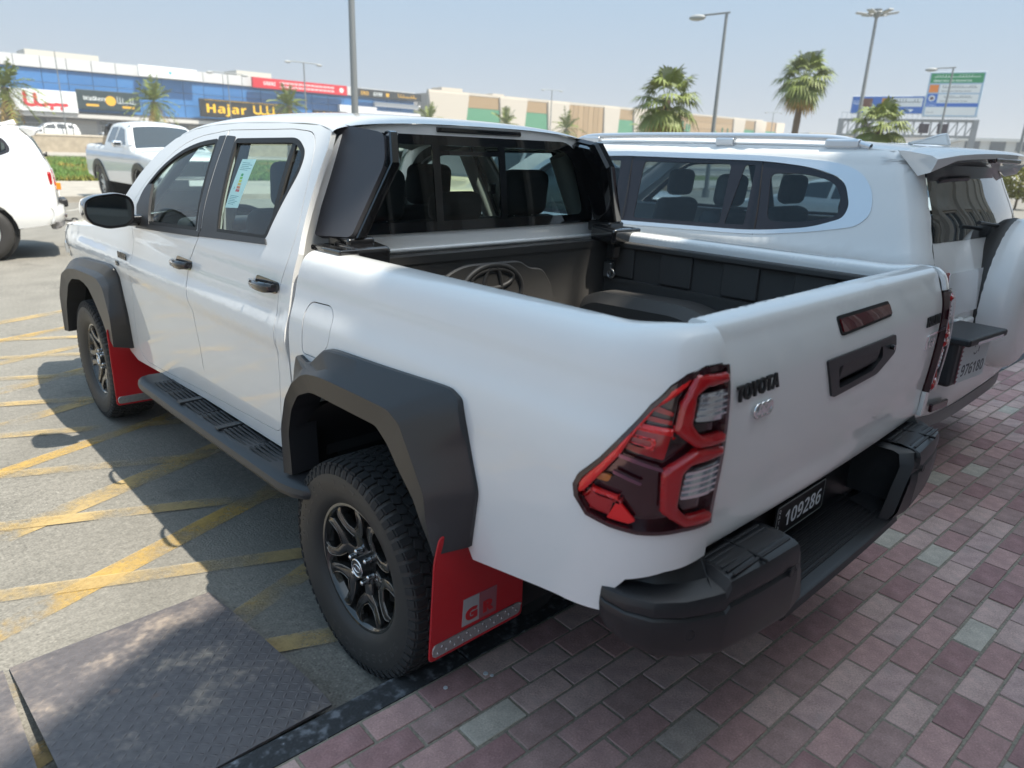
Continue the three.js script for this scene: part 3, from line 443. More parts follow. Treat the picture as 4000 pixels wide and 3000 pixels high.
{ // door mirrors
  for (const sx of [-1, 1]) {
    const sh = [[-1.128, 1.395], [-1.118, 1.440], [-1.075, 1.462], [-.985, 1.475], [-.935, 1.462], [-.918, 1.425], [-.926, 1.345], [-.955, 1.316], [-1.04, 1.305], [-1.105, 1.328], [-1.125, 1.36]].map(p => [p[0], p[1] - .004]);
    const c = [-1.025, 1.388]; const rings = [[1.0, -2.055, 1], [1.02, -2.075, 1], [1.0, -2.13, 1], [.92, -2.19, 1], [.70, -2.235, 1], [.35, -2.255, 1]].map(([k, z]) => rnded(sh, .02, 3).map(p => [sx * -(c[0] + (p[0] - c[0]) * k), c[1] + (p[1] - c[1]) * k, z + (p[0] + 1.02) * .25]));
    const body = loft(sx < 0 ? rings : rings.map(r => r.slice().reverse()), true, 1.0); const cap = loft([rings[5], rings[5].map(() => [sx * 1.025, 1.388, -2.26])].map(r => sx < 0 ? r : r.slice().reverse()), true, 1);
    const m = mesh('door_mirror', merge([body, cap, rbox(.13, .055, .09, .02, sx * .895, 1.335, -2.12)]), M.gloss, truck);
    const face = sh.map(p => [(p[0] - c[0]) * .90 + c[0], (p[1] - c[1]) * .86 + c[1]]);
    const gm = panel(rnded(face, .03), (x, y) => [x, y, -2.060 + (x + 1.02) * .25], { th: 0 }); mesh('mirror_glass', sx < 0 ? gm : flipX(gm), phy([.22, .24, .25], .02, { metalness: 1 }), m);
    const bk = panel(rnded(sh, .02), (x, y) => [x, y, -2.064 + (x + 1.02) * .25], { th: 0 }); mesh('mirror_housing', sx < 0 ? bk : flipX(bk), M.black, m);
  }
}
{ // ------------------------------------------------ cargo bed
  const prof = [[.60, .895, .60], [.75, .913, .75], [.9, .925, .9], [1.02, .928, 1.02], [1.10, .926, 1.10], [1.16, .916, 1.16], [1.21, .900, 1.21], [1.26, .888, 1.26], [1.30, .881, 1.30], [1.335, .872, 1.335], [1.36, .861, 1.358], [1.38, .846, 1.373], [1.40, .828, 1.380], [1.43, .80, 1.383], [1.48, .752, 1.380], [1.495, .740, 1.375], [1.508, .735, 1.365], [1.545, .733, 1.330]];
  const pX = interp(prof.map(p => [p[0], p[1]])), pY = interp(prof.map(p => [p[0], p[2]]));
  const ZT = interp([[.6, 1.095], [.7, 1.105], [.885, 1.122], [1.0, 1.124], [1.136, 1.131], [1.2, 1.130], [1.27, 1.125], [1.32, 1.114], [1.366, 1.094], [1.39, 1.074], [1.42, 1.062], [1.48, 1.052], [1.545, 1.048]]);
  const Z0 = .85, LC = .36, EX = .8, GX = .716;
  const bedMap = (u, v) => { const w = pX(v); let y = pY(v), x, z; if (u <= 0) { x = w; z = Z0 + u; } else { const th = Math.min(u / LC, 1) * Math.PI / 2; x = GX + (w - GX) * Math.pow(Math.max(1e-6, Math.cos(th)), EX); z = Z0 + (ZT(v) - Z0) * Math.pow(Math.sin(th), EX); } if (v > 1.25) y += .020 * sstep(.86, 1.06, z) * sstep(1.25, 1.40, v); return [-x, y, z]; };
  const lampO = [[.3585, 1.318], [.330, 1.322], [.284, 1.321], [.229, 1.308], [.189, 1.287], [.147, 1.245], [.107, 1.180], [.068, 1.114], [.033, 1.064], [.025, 1.037], [.029, 1.008], [.055, .972], [.106, .961], [.167, .956], [.211, .958], [.275, .963], [.3585, .962]];
  const zo = z => z - Z0;
  const out = [[zo(-.440), 1.545], [LC, 1.545], [LC, 1.322], ...lampO.slice(1).map(p => [p[0], p[1]]), [LC, .960], [LC, .872], [.245, .862], [.150, .835], [.124, .800], [.114, .733], [-.060, .702], [zo(.53), .650], [zo(.50), .72], [zo(.47), .85], [zo(.38), .985], [zo(.29), 1.03], [zo(0), 1.045], [zo(-.2), 1.03], [zo(-.33), .96], [zo(-.41), .85], [zo(-.425), .68], [zo(-.442), .68], [zo(-.444), 1.0], [zo(-.447), 1.14], [zo(-.445), 1.27], [zo(-.432), 1.34], [zo(-.425), 1.38]];
  const lid = rnded([[-.358, 1.192, .04], [-.328, 1.230, .035], [-.200, 1.236, .03], [-.172, 1.208, .03], [-.176, 1.112, .02], [-.236, 1.050, .02], [-.350, 1.048, .02]], .02).map(p => [zo(p[0]), p[1]]);
  const bs = bothSides('bed_side', panel(out, bedMap, { holes: [lid], flip: false, th: .014, maxE: .020 }), M.white);
  const fl = mesh('fuel_lid', panel(shrinkPoly(lid, .0035), bedMap, { flip: false, th: .012, lift: -.0006, maxE: .03 }), M.white, truck);
  mesh('bed_side_backing', panel(shrinkPoly(lid, -.01), bedMap, { flip: false, lift: -.02, th: 0 }), M.seal, fl);
  // tail lamps
  for (const sx of [-1, 1]) {
    const put = (n, g, m, p) => mesh(n, sx < 0 ? g : flipX(g), m, p), P = (pts, r, lift, th = .006, maxE = .02) => panel(r ? rnded(pts, r, 3) : pts, bedMap, { flip: false, lift, th, maxE });
    const lo = lampO.map(p => [Math.min(p[0], .3585), p[1]]), loS = shrinkPoly(lo, .005);
    const t = put('tail_lamp', P(loS, 0, -.020, .0), M.lampDark, truck);
    put('lamp_rim', panel(shrinkPoly(lo, .002), bedMap, { flip: false, lift: .008, th: .032, maxE: .02, holes: [shrinkPoly(lo, .011)] }), phy([.030, .003, .006], .15, { clearcoat: 1 }), t);
    const dome = (poly, w, h) => (u, v) => { let d = 9; for (let i = 0; i < poly.length; i++) { const [ax, ay] = poly[i], [bx, by] = poly[(i + 1) % poly.length], dx = bx - ax, dy = by - ay, t = clamp(((u - ax) * dx + (v - ay) * dy) / (dx * dx + dy * dy + 1e-12), 0, 1); d = Math.min(d, Math.hypot(u - ax - dx * t, v - ay - dy * t)); } const k = 1 - Math.min(1, d / w), o = h * Math.sqrt(Math.max(0, 1 - k * k)); const q = bedMap(u, v), e = 2e-3, a = bedMap(u - e, v), b = bedMap(u + e, v), c = bedMap(u, v - e), f = bedMap(u, v + e); const n = V3(b[0] - a[0], b[1] - a[1], b[2] - a[2]).cross(V3(f[0] - c[0], f[1] - c[1], f[2] - c[2])).normalize(); return [q[0] + n.x * o, q[1] + n.y * o, q[2] + n.z * o]; };
    const K = [ // raised light guides and reflector bowls
      ['light_guide', [[.246, 1.308], [.190, 1.282], [.137, 1.214], [.098, 1.146], [.060, 1.086], [.038, 1.046], [.036, 1.018], [.048, 1.030], [.068, 1.066], [.108, 1.134], [.124, 1.176], [.160, 1.240], [.232, 1.290]], .004, .004, M.lampBright],
      ['reflector', [[.126, 1.200], [.212, 1.196], [.205, 1.129], [.101, 1.147]], .006, -.012, M.lampRed],
      ['light_guide', [[.130, 1.204], [.212, 1.199], [.212, 1.184], [.120, 1.190]], .003, -.004, M.lampBright],
      ['light_guide', [[.112, 1.182], [.172, 1.176], [.178, 1.166], [.172, 1.151], [.104, 1.160], [.102, 1.166], [.164, 1.158], [.168, 1.165], [.163, 1.170], [.112, 1.175]], .003, -.003, M.lampBright],
      ['reflector', [[.160, 1.244], [.205, 1.232], [.205, 1.224], [.150, 1.232]], .003, -.010, M.lampRed],
      ['reflector', [[.142, 1.222], [.206, 1.214], [.206, 1.206], [.134, 1.212]], .003, -.010, M.lampRed],
      ['light_guide', [[.058, 1.036], [.112, 1.032], [.124, 1.022], [.106, 1.014], [.098, .984], [.060, .986], [.040, 1.010]], .004, -.006, M.lampRed],
      ['light_guide', [[.062, 1.040], [.114, 1.034], [.116, 1.027], [.060, 1.031]], .002, -.002, M.lampBright],
      ['reflector', [[.116, 1.026], [.160, .984], [.146, .975], [.096, .978]], .003, -.004, M.lampBright],
      ['brake_guide', [[.250, 1.308], [.354, 1.306], [.354, 1.288], [.285, 1.286], [.256, 1.270], [.252, 1.212], [.283, 1.184], [.354, 1.184], [.354, 1.160], [.278, 1.160], [.212, 1.196], [.216, 1.252]], .008, .010, M.lampRed],
      ['brake_guide', [[.278, 1.157], [.354, 1.153], [.354, 1.132], [.268, 1.124], [.252, 1.106], [.252, 1.026], [.280, 1.000], [.354, .994], [.354, .968], [.278, .975], [.214, 1.015], [.202, 1.108], [.217, 1.121]], .008, .010, M.lampRed],
      ['clear_reflector', [[.268, 1.272], [.352, 1.276], [.352, 1.214], [.260, 1.216]], .006, .002, M.clearL],
      ['clear_reflector', [[.262, 1.108], [.352, 1.118], [.352, 1.040], [.258, 1.042]], .006, .002, M.clearL],
      ['reflector', [[.264, 1.208], [.350, 1.206], [.350, 1.190], [.285, 1.190]], .004, -.010, M.lampDark],
      ['reflector', [[.262, 1.034], [.350, 1.030], [.350, 1.006], [.284, 1.004]], .004, -.010, M.lampDark],
      ['trim_fin', [[.100, 1.136], [.206, 1.114], [.207, 1.107], [.100, 1.128]], .002, .002, phy([.20, .10, .14], .2, { metalness: .6 })],
      ['trim_fin', [[.098, 1.094], [.165, 1.076], [.160, 1.070], [.100, 1.086]], .002, -.002, phy([.20, .10, .14], .2, { metalness: .6 })],
      ['amber_bulb', [[.062, 1.076], [.096, 1.078], [.090, 1.060], [.060, 1.060]], .008, -.010, M.lampAmber],
    ];
    for (const [n, pts, r, lift, m] of K) { const o = r ? rnded(pts, r, 3) : pts; put(n, /guide/.test(n) ? panel(o, dome(o, n === 'brake_guide' ? .012 : .005, n === 'brake_guide' ? .013 : .006), { lift: lift - (n === 'brake_guide' ? .008 : .002), th: .010, maxE: .006 }) : P(pts, r, lift, .008, .015), m, t); }
    for (let i = 0; i < 4; i++) put('clear_rib', P([[.26, 1.225 + i * .013], [.352, 1.227 + i * .013], [.352, 1.230 + i * .013], [.26, 1.228 + i * .013]], 0, .008, .006), M.clearL, t);
    for (let i = 0; i < 5; i++) put('clear_rib', P([[.26, 1.050 + i * .014], [.352, 1.050 + i * .015], [.352, 1.054 + i * .015], [.26, 1.053 + i * .014]], 0, .008, .006), M.clearL, t);
    const lens = panel(shrinkPoly(lo, .009), bedMap, { flip: false, lift: .019, th: 0, maxE: .02 }); put('lens', lens, M.lens, t);
  }
  // tailgate
  const gT = [[.86, .86, 1.112], [.885, .885, 1.120], [.95, .95, 1.121], [1.06, 1.06, 1.128], [1.20, 1.20, 1.130], [1.28, 1.28, 1.124], [1.325, 1.325, 1.112], [1.36, 1.36, 1.098], [1.378, 1.378, 1.091], [1.392, 1.3905, 1.083], [1.406, 1.399, 1.071], [1.424, 1.4030, 1.054], [1.452, 1.4045, 1.026], [1.466, 1.4025, 1.013], [1.476, 1.395, 1.006], [1.50, 1.372, 1.004]];
  const gY = interp(gT.map(p => [p[0], p[1]])), gz = interp(gT.map(p => [p[0], p[2]]));
  const gMap = (x, v) => [x, gY(v) + .004 * (1 - Math.pow(x / .7, 2)) * sstep(1.3, 1.4, v), gz(v) - .012 * Math.pow(Math.abs(x) / .7, 2) * sstep(1.47, 1.36, v)];
  const g0 = rnded([[-.7110, .872, .01], [.7110, .872, .01], [.7110, 1.50, .004], [-.7110, 1.50, .004]], .01, 2);
  const hnd = rnded([[-.175, 1.250, .01], [.300, 1.250, .012], [.322, 1.195, .02], [.190, 1.148, .02], [-.115, 1.138, .02]], .015).map(p => [p[0] - .062, p[1] + .0]);
  const hole = shrinkPoly(hnd, .004);
  const tg = mesh('tailgate', merge([panel(g0, gMap, { holes: [hole], th: .016, maxE: .022 })]), M.white, truck);
  for (const sx of [-1, 1]) mesh('gate_seal', box(.030, .49, .016, sx * .7135, 1.12, 1.070), M.dark, truck);
  mesh('inner_liner', merge([box(1.40, .50, .03, 0, 1.12, 1.030), ...[-.5, -.25, 0, .25, .5].map(x => rbox(.12, .36, .02, .008, x, 1.13, 1.012))]), M.liner, tg);
  const hb = mesh('gate_handle', merge([panel(hnd, (x, y) => { const q = gMap(x, y); return [q[0], q[1], q[2]]; }, { lift: .006, th: .02, holes: [rnded([[-.165, 1.222], [.135, 1.232], [.150, 1.196], [.085, 1.166], [-.140, 1.158]], .012)] }), panel(hnd, gMap, { lift: -.035, th: 0 })]), M.black, tg);
  mesh('handle_flap', tf(rbox(.27, .055, .02, .008), -.005, 1.207, 1.122, .12, 0, .03), M.black, hb);
  mesh('camera_eye', cyl(.008, .008, .012, 14, .205, 1.218, 1.140, Math.PI / 2), M.gloss, hb);
  const sl = rnded([[-.135, 1.352], [.225, 1.352], [.238, 1.310], [-.120, 1.302]], .014).map(p => [p[0] - .03, p[1] - .002]);
  const stopL = mesh('stop_lamp', panel(sl, gMap, { lift: .004, th: .01 }), M.seal, tg); mesh('stop_lens', panel(shrinkPoly(sl, .008), gMap, { lift: .008, th: .006 }), phy([.10, .006, .010], .15, { clearcoat: 1 }), stopL);
  const put = (s, size, dep, x, y, m, b = .001, nm = 'badge_letters') => { const g = text(s, size, dep, b); const q = gMap(x, y), n = .0; tf(g, x, y, q[2] + .001, Math.atan2(gMap(x, y - .03)[2] - gMap(x, y + .03)[2], .06) * -1, 0, 0); return mesh(nm, g, m, tg); };
  put('TOYOTA', .035, .005, -.578, 1.249, M.seal, .0008); put('HILUX', .032, .005, .618, 1.240, M.seal, .0010);
  { const g = merge([text('4WD', .020, .006, .003), ...[-.024, 0, .024].map(x => tf(new THREE.TorusGeometry(.0155, .005, 8, 20), x, .0, .003))]); const q = gMap(-.55, 1.192); tf(g, -.55, 1.192, q[2] + .002, -.02); mesh('chrome_badge', g, M.chrome, tg); }
  { const q = gMap(.64, 1.165); mesh('chrome_badge', merge([tf(rbox(.018, .05, .006, .002), .585, 1.165, q[2] + .003), tf(text('GR', .030, .005, .001), .632, 1.162, q[2] + .002), tf(box(.13, .008, .006), .66, 1.192, q[2] + .003)]), M.chrome, tg); }
  // load area: floor, walls, wheel boxes, front wall with stamped emblem
  const wallY = z => 1.335;
  const L = []; 
  mesh('bed_floor', merge([box(1.46, .02, 1.44, 0, .89, .32), ...Array.from({ length: 11 }, (_, i) => rbox(.07, .012, 1.40, .004, -.6 + i * .12, .904, .32))]), M.liner, truck);
  for (const sx of [-1, 1]) {
    const wl = mesh('bed_wall_liner', merge([box(.02, .20, 1.42, sx * .742, 1.24, .32), box(.02, .26, 1.42, sx * .722, 1.02, .32), box(.045, .018, 1.42, sx * .733, 1.152, .32), ...[-.30, .02, .34, .66, .90].map(z => rbox(.02, .155, .17, .008, sx * .728, 1.245, z)), rbox(.05, .03, 1.36, .01, sx * .728, 1.325, .30)]), M.liner, truck);
    const wb = rnded([[-.42, .90], [-.40, 1.06, .08], [-.30, 1.115, .1], [.22, 1.13, .16], [.42, 1.05, .2], [.47, .90]], .08);
    mesh('wheel_box', extX(wb, sx * .52, sx * .735, .045), M.liner, truck);
    mesh('tie_down', merge([rbox(.03, .075, .05, .008, sx * .700, 1.20, -.345), tf(new THREE.TorusGeometry(.02, .006, 8, 18), sx * .68, 1.185, -.315, 0, Math.PI / 2)]), M.steel, truck);
    mesh('tie_down', merge([rbox(.03, .06, .04, .008, sx * .715, 1.05, .93)]), M.steel, truck);
  }
  const fw = mesh('bed_front_wall', merge([box(1.46, .42, .025, 0, 1.115, -.392), box(1.47, .03, .06, 0, 1.325, -.405)]), M.liner, truck);
  const eb = mesh('emblem_boss', tf(ext(rnded([[-.46, .93], [.318, .93, .02], [.322, 1.14, .10], [.24, 1.245, .08], [.16, 1.250, .05], [.10, 1.288, .06], [-.24, 1.292, .08], [-.40, 1.20, .15]], .05), .020, .006), 0, 0, -.368), M.liner, truck);
  const el = (rx, ry, r, cx, cy) => { const g = tube(Array.from({ length: 40 }, (_, i) => { const a = i / 40 * 2 * Math.PI; return [cx + rx * Math.cos(a), cy + ry * Math.sin(a), -.349]; }), r, 90, 8, true); return g; };
  mesh('emblem', merge([el(.170, .115, .013, -.06, 1.165), el(.050, .112, .011, -.06, 1.165), el(.115, .040, .011, -.06, 1.222)]), std([.035, .034, .034], .5), eb);
}
{ // ------------------------------------------------ sport bar wings on the bed rails
  const put2 = (n, g, m, p = truck) => [mesh(n, g, m, p), mesh(n, flipX(g), m, p)];
  const fx = (z, y) => -.710 + (y - 1.6) * .46 + (z + .5) * .28;
  const face = rnded([[-.549, 1.802, .012], [-.341, 1.776, .03], [-.292, 1.678, .03], [-.324, 1.432, .02], [-.486, 1.425, .012]], .02, 4);
  const fm = (z, y) => [fx(z, y), y, z];
  put2('sport_bar_face', panel(face, fm, { flip: false, th: .03 }), M.barface);
  // glossy spine behind the face, 10 cm deep, following its rear edge
  const rear = [[-.352, 1.783], [-.337, 1.779], [-.285, 1.681], [-.318, 1.432], [-.36, 1.405], [-.45, 1.402]];
  const rings = rear.map(([z, y]) => { const x = fx(z, y), k = .004; return [[x + .012, y - .002, z + .004], [x + .016, y + .0, z + .010], [x + .045, y - .0, z + .006], [x + .055, y - .010, z - .004], [x + .05, y - .02, z - .04], [x + .015, y - .02, z - .04]]; });
  put2('sport_bar_spine', loft(rings, true, .5, true), M.gloss);
  put2('sport_bar_inner', panel(face, (z, y) => [fx(z, y) + .050, y - .03 * sstep(1.6, 1.8, y), z - .012], { flip: true, th: .045 }), M.gloss);
  put2('sport_bar_mount', merge([rbox(.11, .05, .14, .012, -.700, 1.404, -.385), rbox(.15, .075, .15, .018, -.690, 1.372, -.335, .1), rbox(.13, .022, .20, .008, -.755, 1.389, -.36), rbox(.05, .10, .05, .01, -.665, 1.31, -.30)]), M.gloss);
}
{ // ------------------------------------------------ flares, wheel wells, wheels, mudflaps, running boards, bumper, chassis
  const put2 = (n, g, m, p = truck) => [mesh(n, g, m, p), mesh(n, flipX(g), m, p)];
  const dens = (st, n) => { const out = []; for (let i = 0; i < st.length - 1; i++) for (let k = 0; k < n; k++) { const t = k / n; out.push(st[i].map((p, j) => [p[0] + (st[i + 1][j][0] - p[0]) * t, p[1] + (st[i + 1][j][1] - p[1]) * t])); } out.push(st[st.length - 1]); return out; };
  const smooth = (st, it = 2) => { for (let k = 0; k < it; k++) st = st.map((s, i) => i === 0 || i === st.length - 1 ? s : s.map((p, j) => [p[0] * .5 + (st[i - 1][j][0] + st[i + 1][j][0]) * .25, p[1] * .5 + (st[i - 1][j][1] + st[i + 1][j][1]) * .25])); return st; };
  const flare = (st) => { st = smooth(dens(st, 8), 2);
    const rings = st.map(([o, c, l]) => { const mid = [o[0] * .5 + c[0] * .5, o[1] * .5 + c[1] * .5]; const wx = p => Wc(p[1], p[0]);
      return [[-wx(o) + .02, o[1], o[0]], [-wx(o) - .012, o[1], o[0]], [-wx(o) - .019, o[1] * .94 + c[1] * .06, o[0] * .94 + c[0] * .06], [-.973, mid[1] * .6 + c[1] * .4, mid[0] * .6 + c[0] * .4], [-.9985, c[1] + (o[1] - c[1]) * .05, c[0] + (o[0] - c[0]) * .05], [-1.0015, c[1], c[0]], [-.9990, c[1] + (l[1] - c[1]) * .1, c[0] + (l[0] - c[0]) * .1], [-.988, l[1], l[0]], [-.975, l[1], l[0]], [-.88, l[1] + .004, l[0]]]; });
    return loft(rings, false, .5); };
  const R = [[[-.440, .60], [-.402, .60], [-.365, .60]], [[-.438, .76], [-.402, .77], [-.372, .76]], [[-.415, .90], [-.356, .898], [-.338, .86]], [[-.385, 1.005], [-.300, .965], [-.285, .925]], [[-.352, 1.045], [-.230, 1.012], [-.205, .958]], [[-.300, 1.030], [-.19, 1.026], [-.17, .962]], [[-.250, 1.042], [-.14, 1.034], [-.13, .963]], [[-.157, 1.112], [-.081, 1.039], [-.08, .963]], [[.15, 1.124], [.10, 1.041], [.08, .964]], [[.455, 1.140], [.270, 1.041], [.19, .965]], [[.505, 1.122], [.325, 1.015], [.250, .925]], [[.530, 1.05], [.365, .955], [.298, .87]], [[.577, .885], [.437, .844], [.372, .80]], [[.556, .79], [.446, .775], [.405, .745]], [[.533, .697], [.480, .676], [.440, .700]]];
  const F = [[[-2.436, .594], [-2.448, .612], [-2.60, .650]], [[-2.395, .80], [-2.440, .78], [-2.67, .73]], [[-2.415, .98], [-2.505, .935], [-2.79, .825]], [[-2.44, 1.050], [-2.60, .972], [-2.87, .875]], [[-2.53, 1.062], [-2.72, .975], [-2.96, .895]], [[-3.07, 1.026], [-3.08, .962], [-3.06, .900]], [[-3.29, .996], [-3.26, .938], [-3.25, .875]], [[-3.60, .93], [-3.45, .88], [-3.37, .82]], [[-3.74, .75], [-3.60, .72], [-3.51, .66]], [[-3.70, .47], [-3.62, .47], [-3.57, .47]]];
  for (const [st, n] of [[R, 'rear'], [F, 'front']]) put2('wheel_flare', flare(st), M.flare);
  const well = (z, y, r) => { const g = new THREE.CylinderGeometry(r, r, .50, 40, 1, true, -Math.PI * .62, Math.PI * 1.24); g.rotateZ(Math.PI / 2); g.rotateX(-Math.PI / 2); g.translate(-.67, y, z); const b = new THREE.CircleGeometry(r, 32); b.rotateY(-Math.PI / 2); b.translate(-.43, y, z); return merge([g, b]); };
  put2('wheel_well', well(0, .48, .475), M.dark); put2('wheel_well', well(-3.085, .46, .50), M.dark);

  // ---- wheels: tyre with block tread and raised lettering, black alloy with cut edges
  const RT = .392, TS = .966;
  const tp = [[.225, .098], [.238, .112], [.262, .122], [.30, .131], [.335, .1325], [.358, .129], [.372, .121], [.381, .109], [.384, .09], [.384, 0]];
  const lat = [...tp.map(p => new THREE.Vector2(p[0], p[1])), ...tp.slice(0, -1).reverse().map(p => new THREE.Vector2(p[0], -p[1]))].reverse();
  const tyreG = toCreasedNormals(new THREE.LatheGeometry(lat, 96), .9);
  const blocks = []; // tread: shoulder lugs and staggered centre blocks
  { const N = 62; for (let i = 0; i < N; i++) for (let row = -3; row <= 3; row++) {
      const a = (i + (row % 2 ? .5 : 0) + .1 * noise.noise(i * 3.1, row * 5.7, 2)) / N * 2 * Math.PI, sh = Math.abs(row) === 3; const w = sh ? .036 : .030, l = RT * 2 * Math.PI / N * (sh ? .66 : .80);
      const y = row * .0352 * (sh ? .985 : 1), g = new THREE.BoxGeometry(l, w, .012); const p = g.attributes.position; for (let k = 0; k < p.count; k++) { if (p.getZ(k) > 0) p.setXYZ(k, p.getX(k) * .92, p.getY(k) * .93, p.getZ(k)); if (sh && Math.sign(p.getY(k)) === Math.sign(row)) p.setZ(k, p.getZ(k) - .007); }
      g.rotateZ((row % 2 ? .35 : -.3) * (sh ? .25 : 1)); g.translate(0, y, .3865); g.rotateY(a); blocks.push(g.toNonIndexed());
      if (sh) { const q = new THREE.BoxGeometry(l * .86, .004, .030); q.translate(0, Math.sign(row) * .1240, .362); q.rotateX(0); const pp = q.attributes.position; for (let k = 0; k < pp.count; k++) if (pp.getZ(k) < .36) pp.setY(k, pp.getY(k) + Math.sign(row) * .0075); q.rotateY(a); blocks.push(q.toNonIndexed()); } } }
  const letters = []; const ringText = (s, r, a0, step, size) => { [...s].forEach((ch, i) => { if (ch === ' ') return; const g = text(ch, size, .0016, 0); const a = a0 - i * step; g.translate(0, r, 0); g.rotateZ(a); letters.push(g); }); };
  ringText('DUELER A/T', .305, 1.25, .185, .036); ringText('BRIDGESTONE', .305, -2.35, .150, .030);
  const letG = merge(letters); { const p = letG.attributes.position; for (let i = 0; i < p.count; i++) { const r = Math.hypot(p.getX(i), p.getY(i)), t = clamp((r - .262) / .073, 0, 1); p.setZ(i, p.getZ(i) + .1215 + .0105 * Math.sin(t * Math.PI / 2)); } letG.computeVertexNormals(); }
  // ring text faces +z (outboard); wheel axis along z here, later turned to -x
  const ax = g => { g = g.clone(); return g; };
  const tyreZ = tyreG.clone().rotateX(Math.PI / 2), blkZ = merge(blocks).rotateX(Math.PI / 2);
  const rimLat = [[.218, -.10], [.222, -.095], [.205, -.085], [.200, .02], [.206, .070], [.213, .084], [.2305, .092], [.2315, .098], [.229, .1015], [.219, .1005], [.2125, .095], [.2085, .086], [.202, .070]].map(p => new THREE.Vector2(p[0], p[1]));
  const barrel = toCreasedNormals(new THREE.LatheGeometry(rimLat, 80), .5).rotateX(Math.PI / 2);
  const spoke = []; const edge = [];
  for (let i = 0; i < 6; i++) { const a = i / 6 * 2 * Math.PI;
    // Y spoke: stem from hub, fork to the rim, the forks of neighbours leaving hexagonal windows
    const Y = [[-.030, .050], [-.024, .100], [-.058, .128], [-.082, .178], [-.070, .203], [-.048, .209], [-.052, .182], [-.034, .146], [0, .128], [.034, .146], [.052, .182], [.048, .209], [.070, .203], [.082, .178], [.058, .128], [.024, .100], [.030, .050]];
    const g = ext(Y.map(p => [p[0], p[1]]), .030, .0055, [], 2); const p = g.attributes.position; for (let k = 0; k < p.count; k++) { const r = Math.hypot(p.getX(k), p.getY(k)); p.setZ(k, p.getZ(k) + .040 + .026 * sstep(.05, .2, r)); } g.computeVertexNormals(); g.rotateZ(a); spoke.push(toCreasedNormals(g, .4));
    for (const sx of [-1, 1]) { const E = [[sx * .024, .101], [sx * .055, .129], [sx * .079, .177], [sx * .068, .201]], e2 = [[sx * .050, .206], [sx * .050, .183], [sx * .033, .149], [0, .131]];
      for (const L of [E, e2]) { const t = tube(L.map(q => [q[0], q[1], .0685 + .026 * sstep(.05, .2, Math.hypot(...q)) + .0005]), .0016, 14, 5); t.rotateZ(a); edge.push(t); } } }
  const hub = merge([cyl(.070, .075, .05, 36, 0, 0, .045, Math.PI / 2), ...Array.from({ length: 6 }, (_, i) => { const a = (i + .5) / 6 * 2 * Math.PI; return cyl(.013, .013, .012, 12, .056 * Math.cos(a), .056 * Math.sin(a), .068, Math.PI / 2); })]);
  const nuts = merge(Array.from({ length: 6 }, (_, i) => { const a = (i + .5) / 6 * 2 * Math.PI; return merge([cyl(.0095, .0105, .026, 6, .056 * Math.cos(a), .056 * Math.sin(a), .082, Math.PI / 2), sph(.0085, .056 * Math.cos(a), .056 * Math.sin(a), .094, 1, 1, .6, 10)]); }));
  const cap = merge([cyl(.034, .036, .03, 32, 0, 0, .085, Math.PI / 2)]), capRing = merge([tf(new THREE.TorusGeometry(.031, .0035, 8, 32), 0, 0, .101), tf(new THREE.TorusGeometry(.020, .0022, 8, 28), 0, 0, .1015, 0, 0, 0, [1, .66, 1]), tf(new THREE.TorusGeometry(.009, .0018, 8, 20), 0, -.001, .1015, 0, 0, 0, [.8, 1.5, 1])]);
  const disc = merge([cyl(.165, .165, .024, 40, 0, 0, -.02, Math.PI / 2), cyl(.08, .08, .06, 24, 0, 0, .0, Math.PI / 2)]), inner = merge([tf(new THREE.CircleGeometry(.205, 40), 0, 0, -.06)]);
  for (const [x, z, turn, spin] of [[-.853, 0, 0, .28], [.853, 0, 1, .9], [-.842, -3.085, 0, .15], [.842, -3.085, 1, .5]]) {
    const w = new THREE.Group(); w.name = 'wheel'; truck.add(w); w.position.set(x, .3805, z); w.rotation.set(0, turn ? Math.PI / 2 : -Math.PI / 2, 0);
    const s = new THREE.Group(); // spin baked into geometry
    const sp = g => g.clone().rotateZ(spin), spT = g => { g = sp(g); const p = g.attributes.position; for (let i = 0; i < p.count; i++) { const r = Math.hypot(p.getX(i), p.getY(i)), k = r > .24 ? (.24 + (r - .24) * .915) / r : 1; p.setXYZ(i, p.getX(i) * k, p.getY(i) * k, p.getZ(i)); } return g; };
    mesh('tyre', merge([spT(tyreZ)]), M.tyre, w); mesh('tread', spT(blkZ), M.tread, w).userData.kind = 'stuff'; mesh('tyre_lettering', spT(letG), std([.050, .048, .046], .5), w);
    mesh('rim', merge([sp(barrel), ...spoke.map(sp), sp(hub)]), M.alloy, w); mesh('cut_edge', merge(edge.map(sp)), M.alloyEdge, w); mesh('wheel_nut', sp(nuts), M.chrome, w).userData.label = 'six chrome wheel nuts';
    mesh('centre_cap', cap, std([.10, .10, .10], .3, { metalness: .8 }), w); mesh('cap_emblem', capRing, M.chrome, w); mesh('brake_disc', disc, std([.10, .095, .09], .45, { metalness: .7 }), w); mesh('wheel_back', inner, M.dark, w);
  }
  // ---- mudflaps
  const flapG = (o, th) => ext(rnded(o, .02, 4), th, .002);
  const holes = (x0, x1, y0) => { const h = []; const n = Math.round((x1 - x0) / .031); for (let i = 0; i < n; i++) for (let j = 0; j < 2; j++) h.push(tf(new THREE.SphereGeometry(.0052, 8, 6), x0 + .02 + i * .031 + (j ? .0155 : 0), y0 + (j ? .030 : .013), .0035, 0, 0, 0, [1, 1, .6])); return merge(h); };
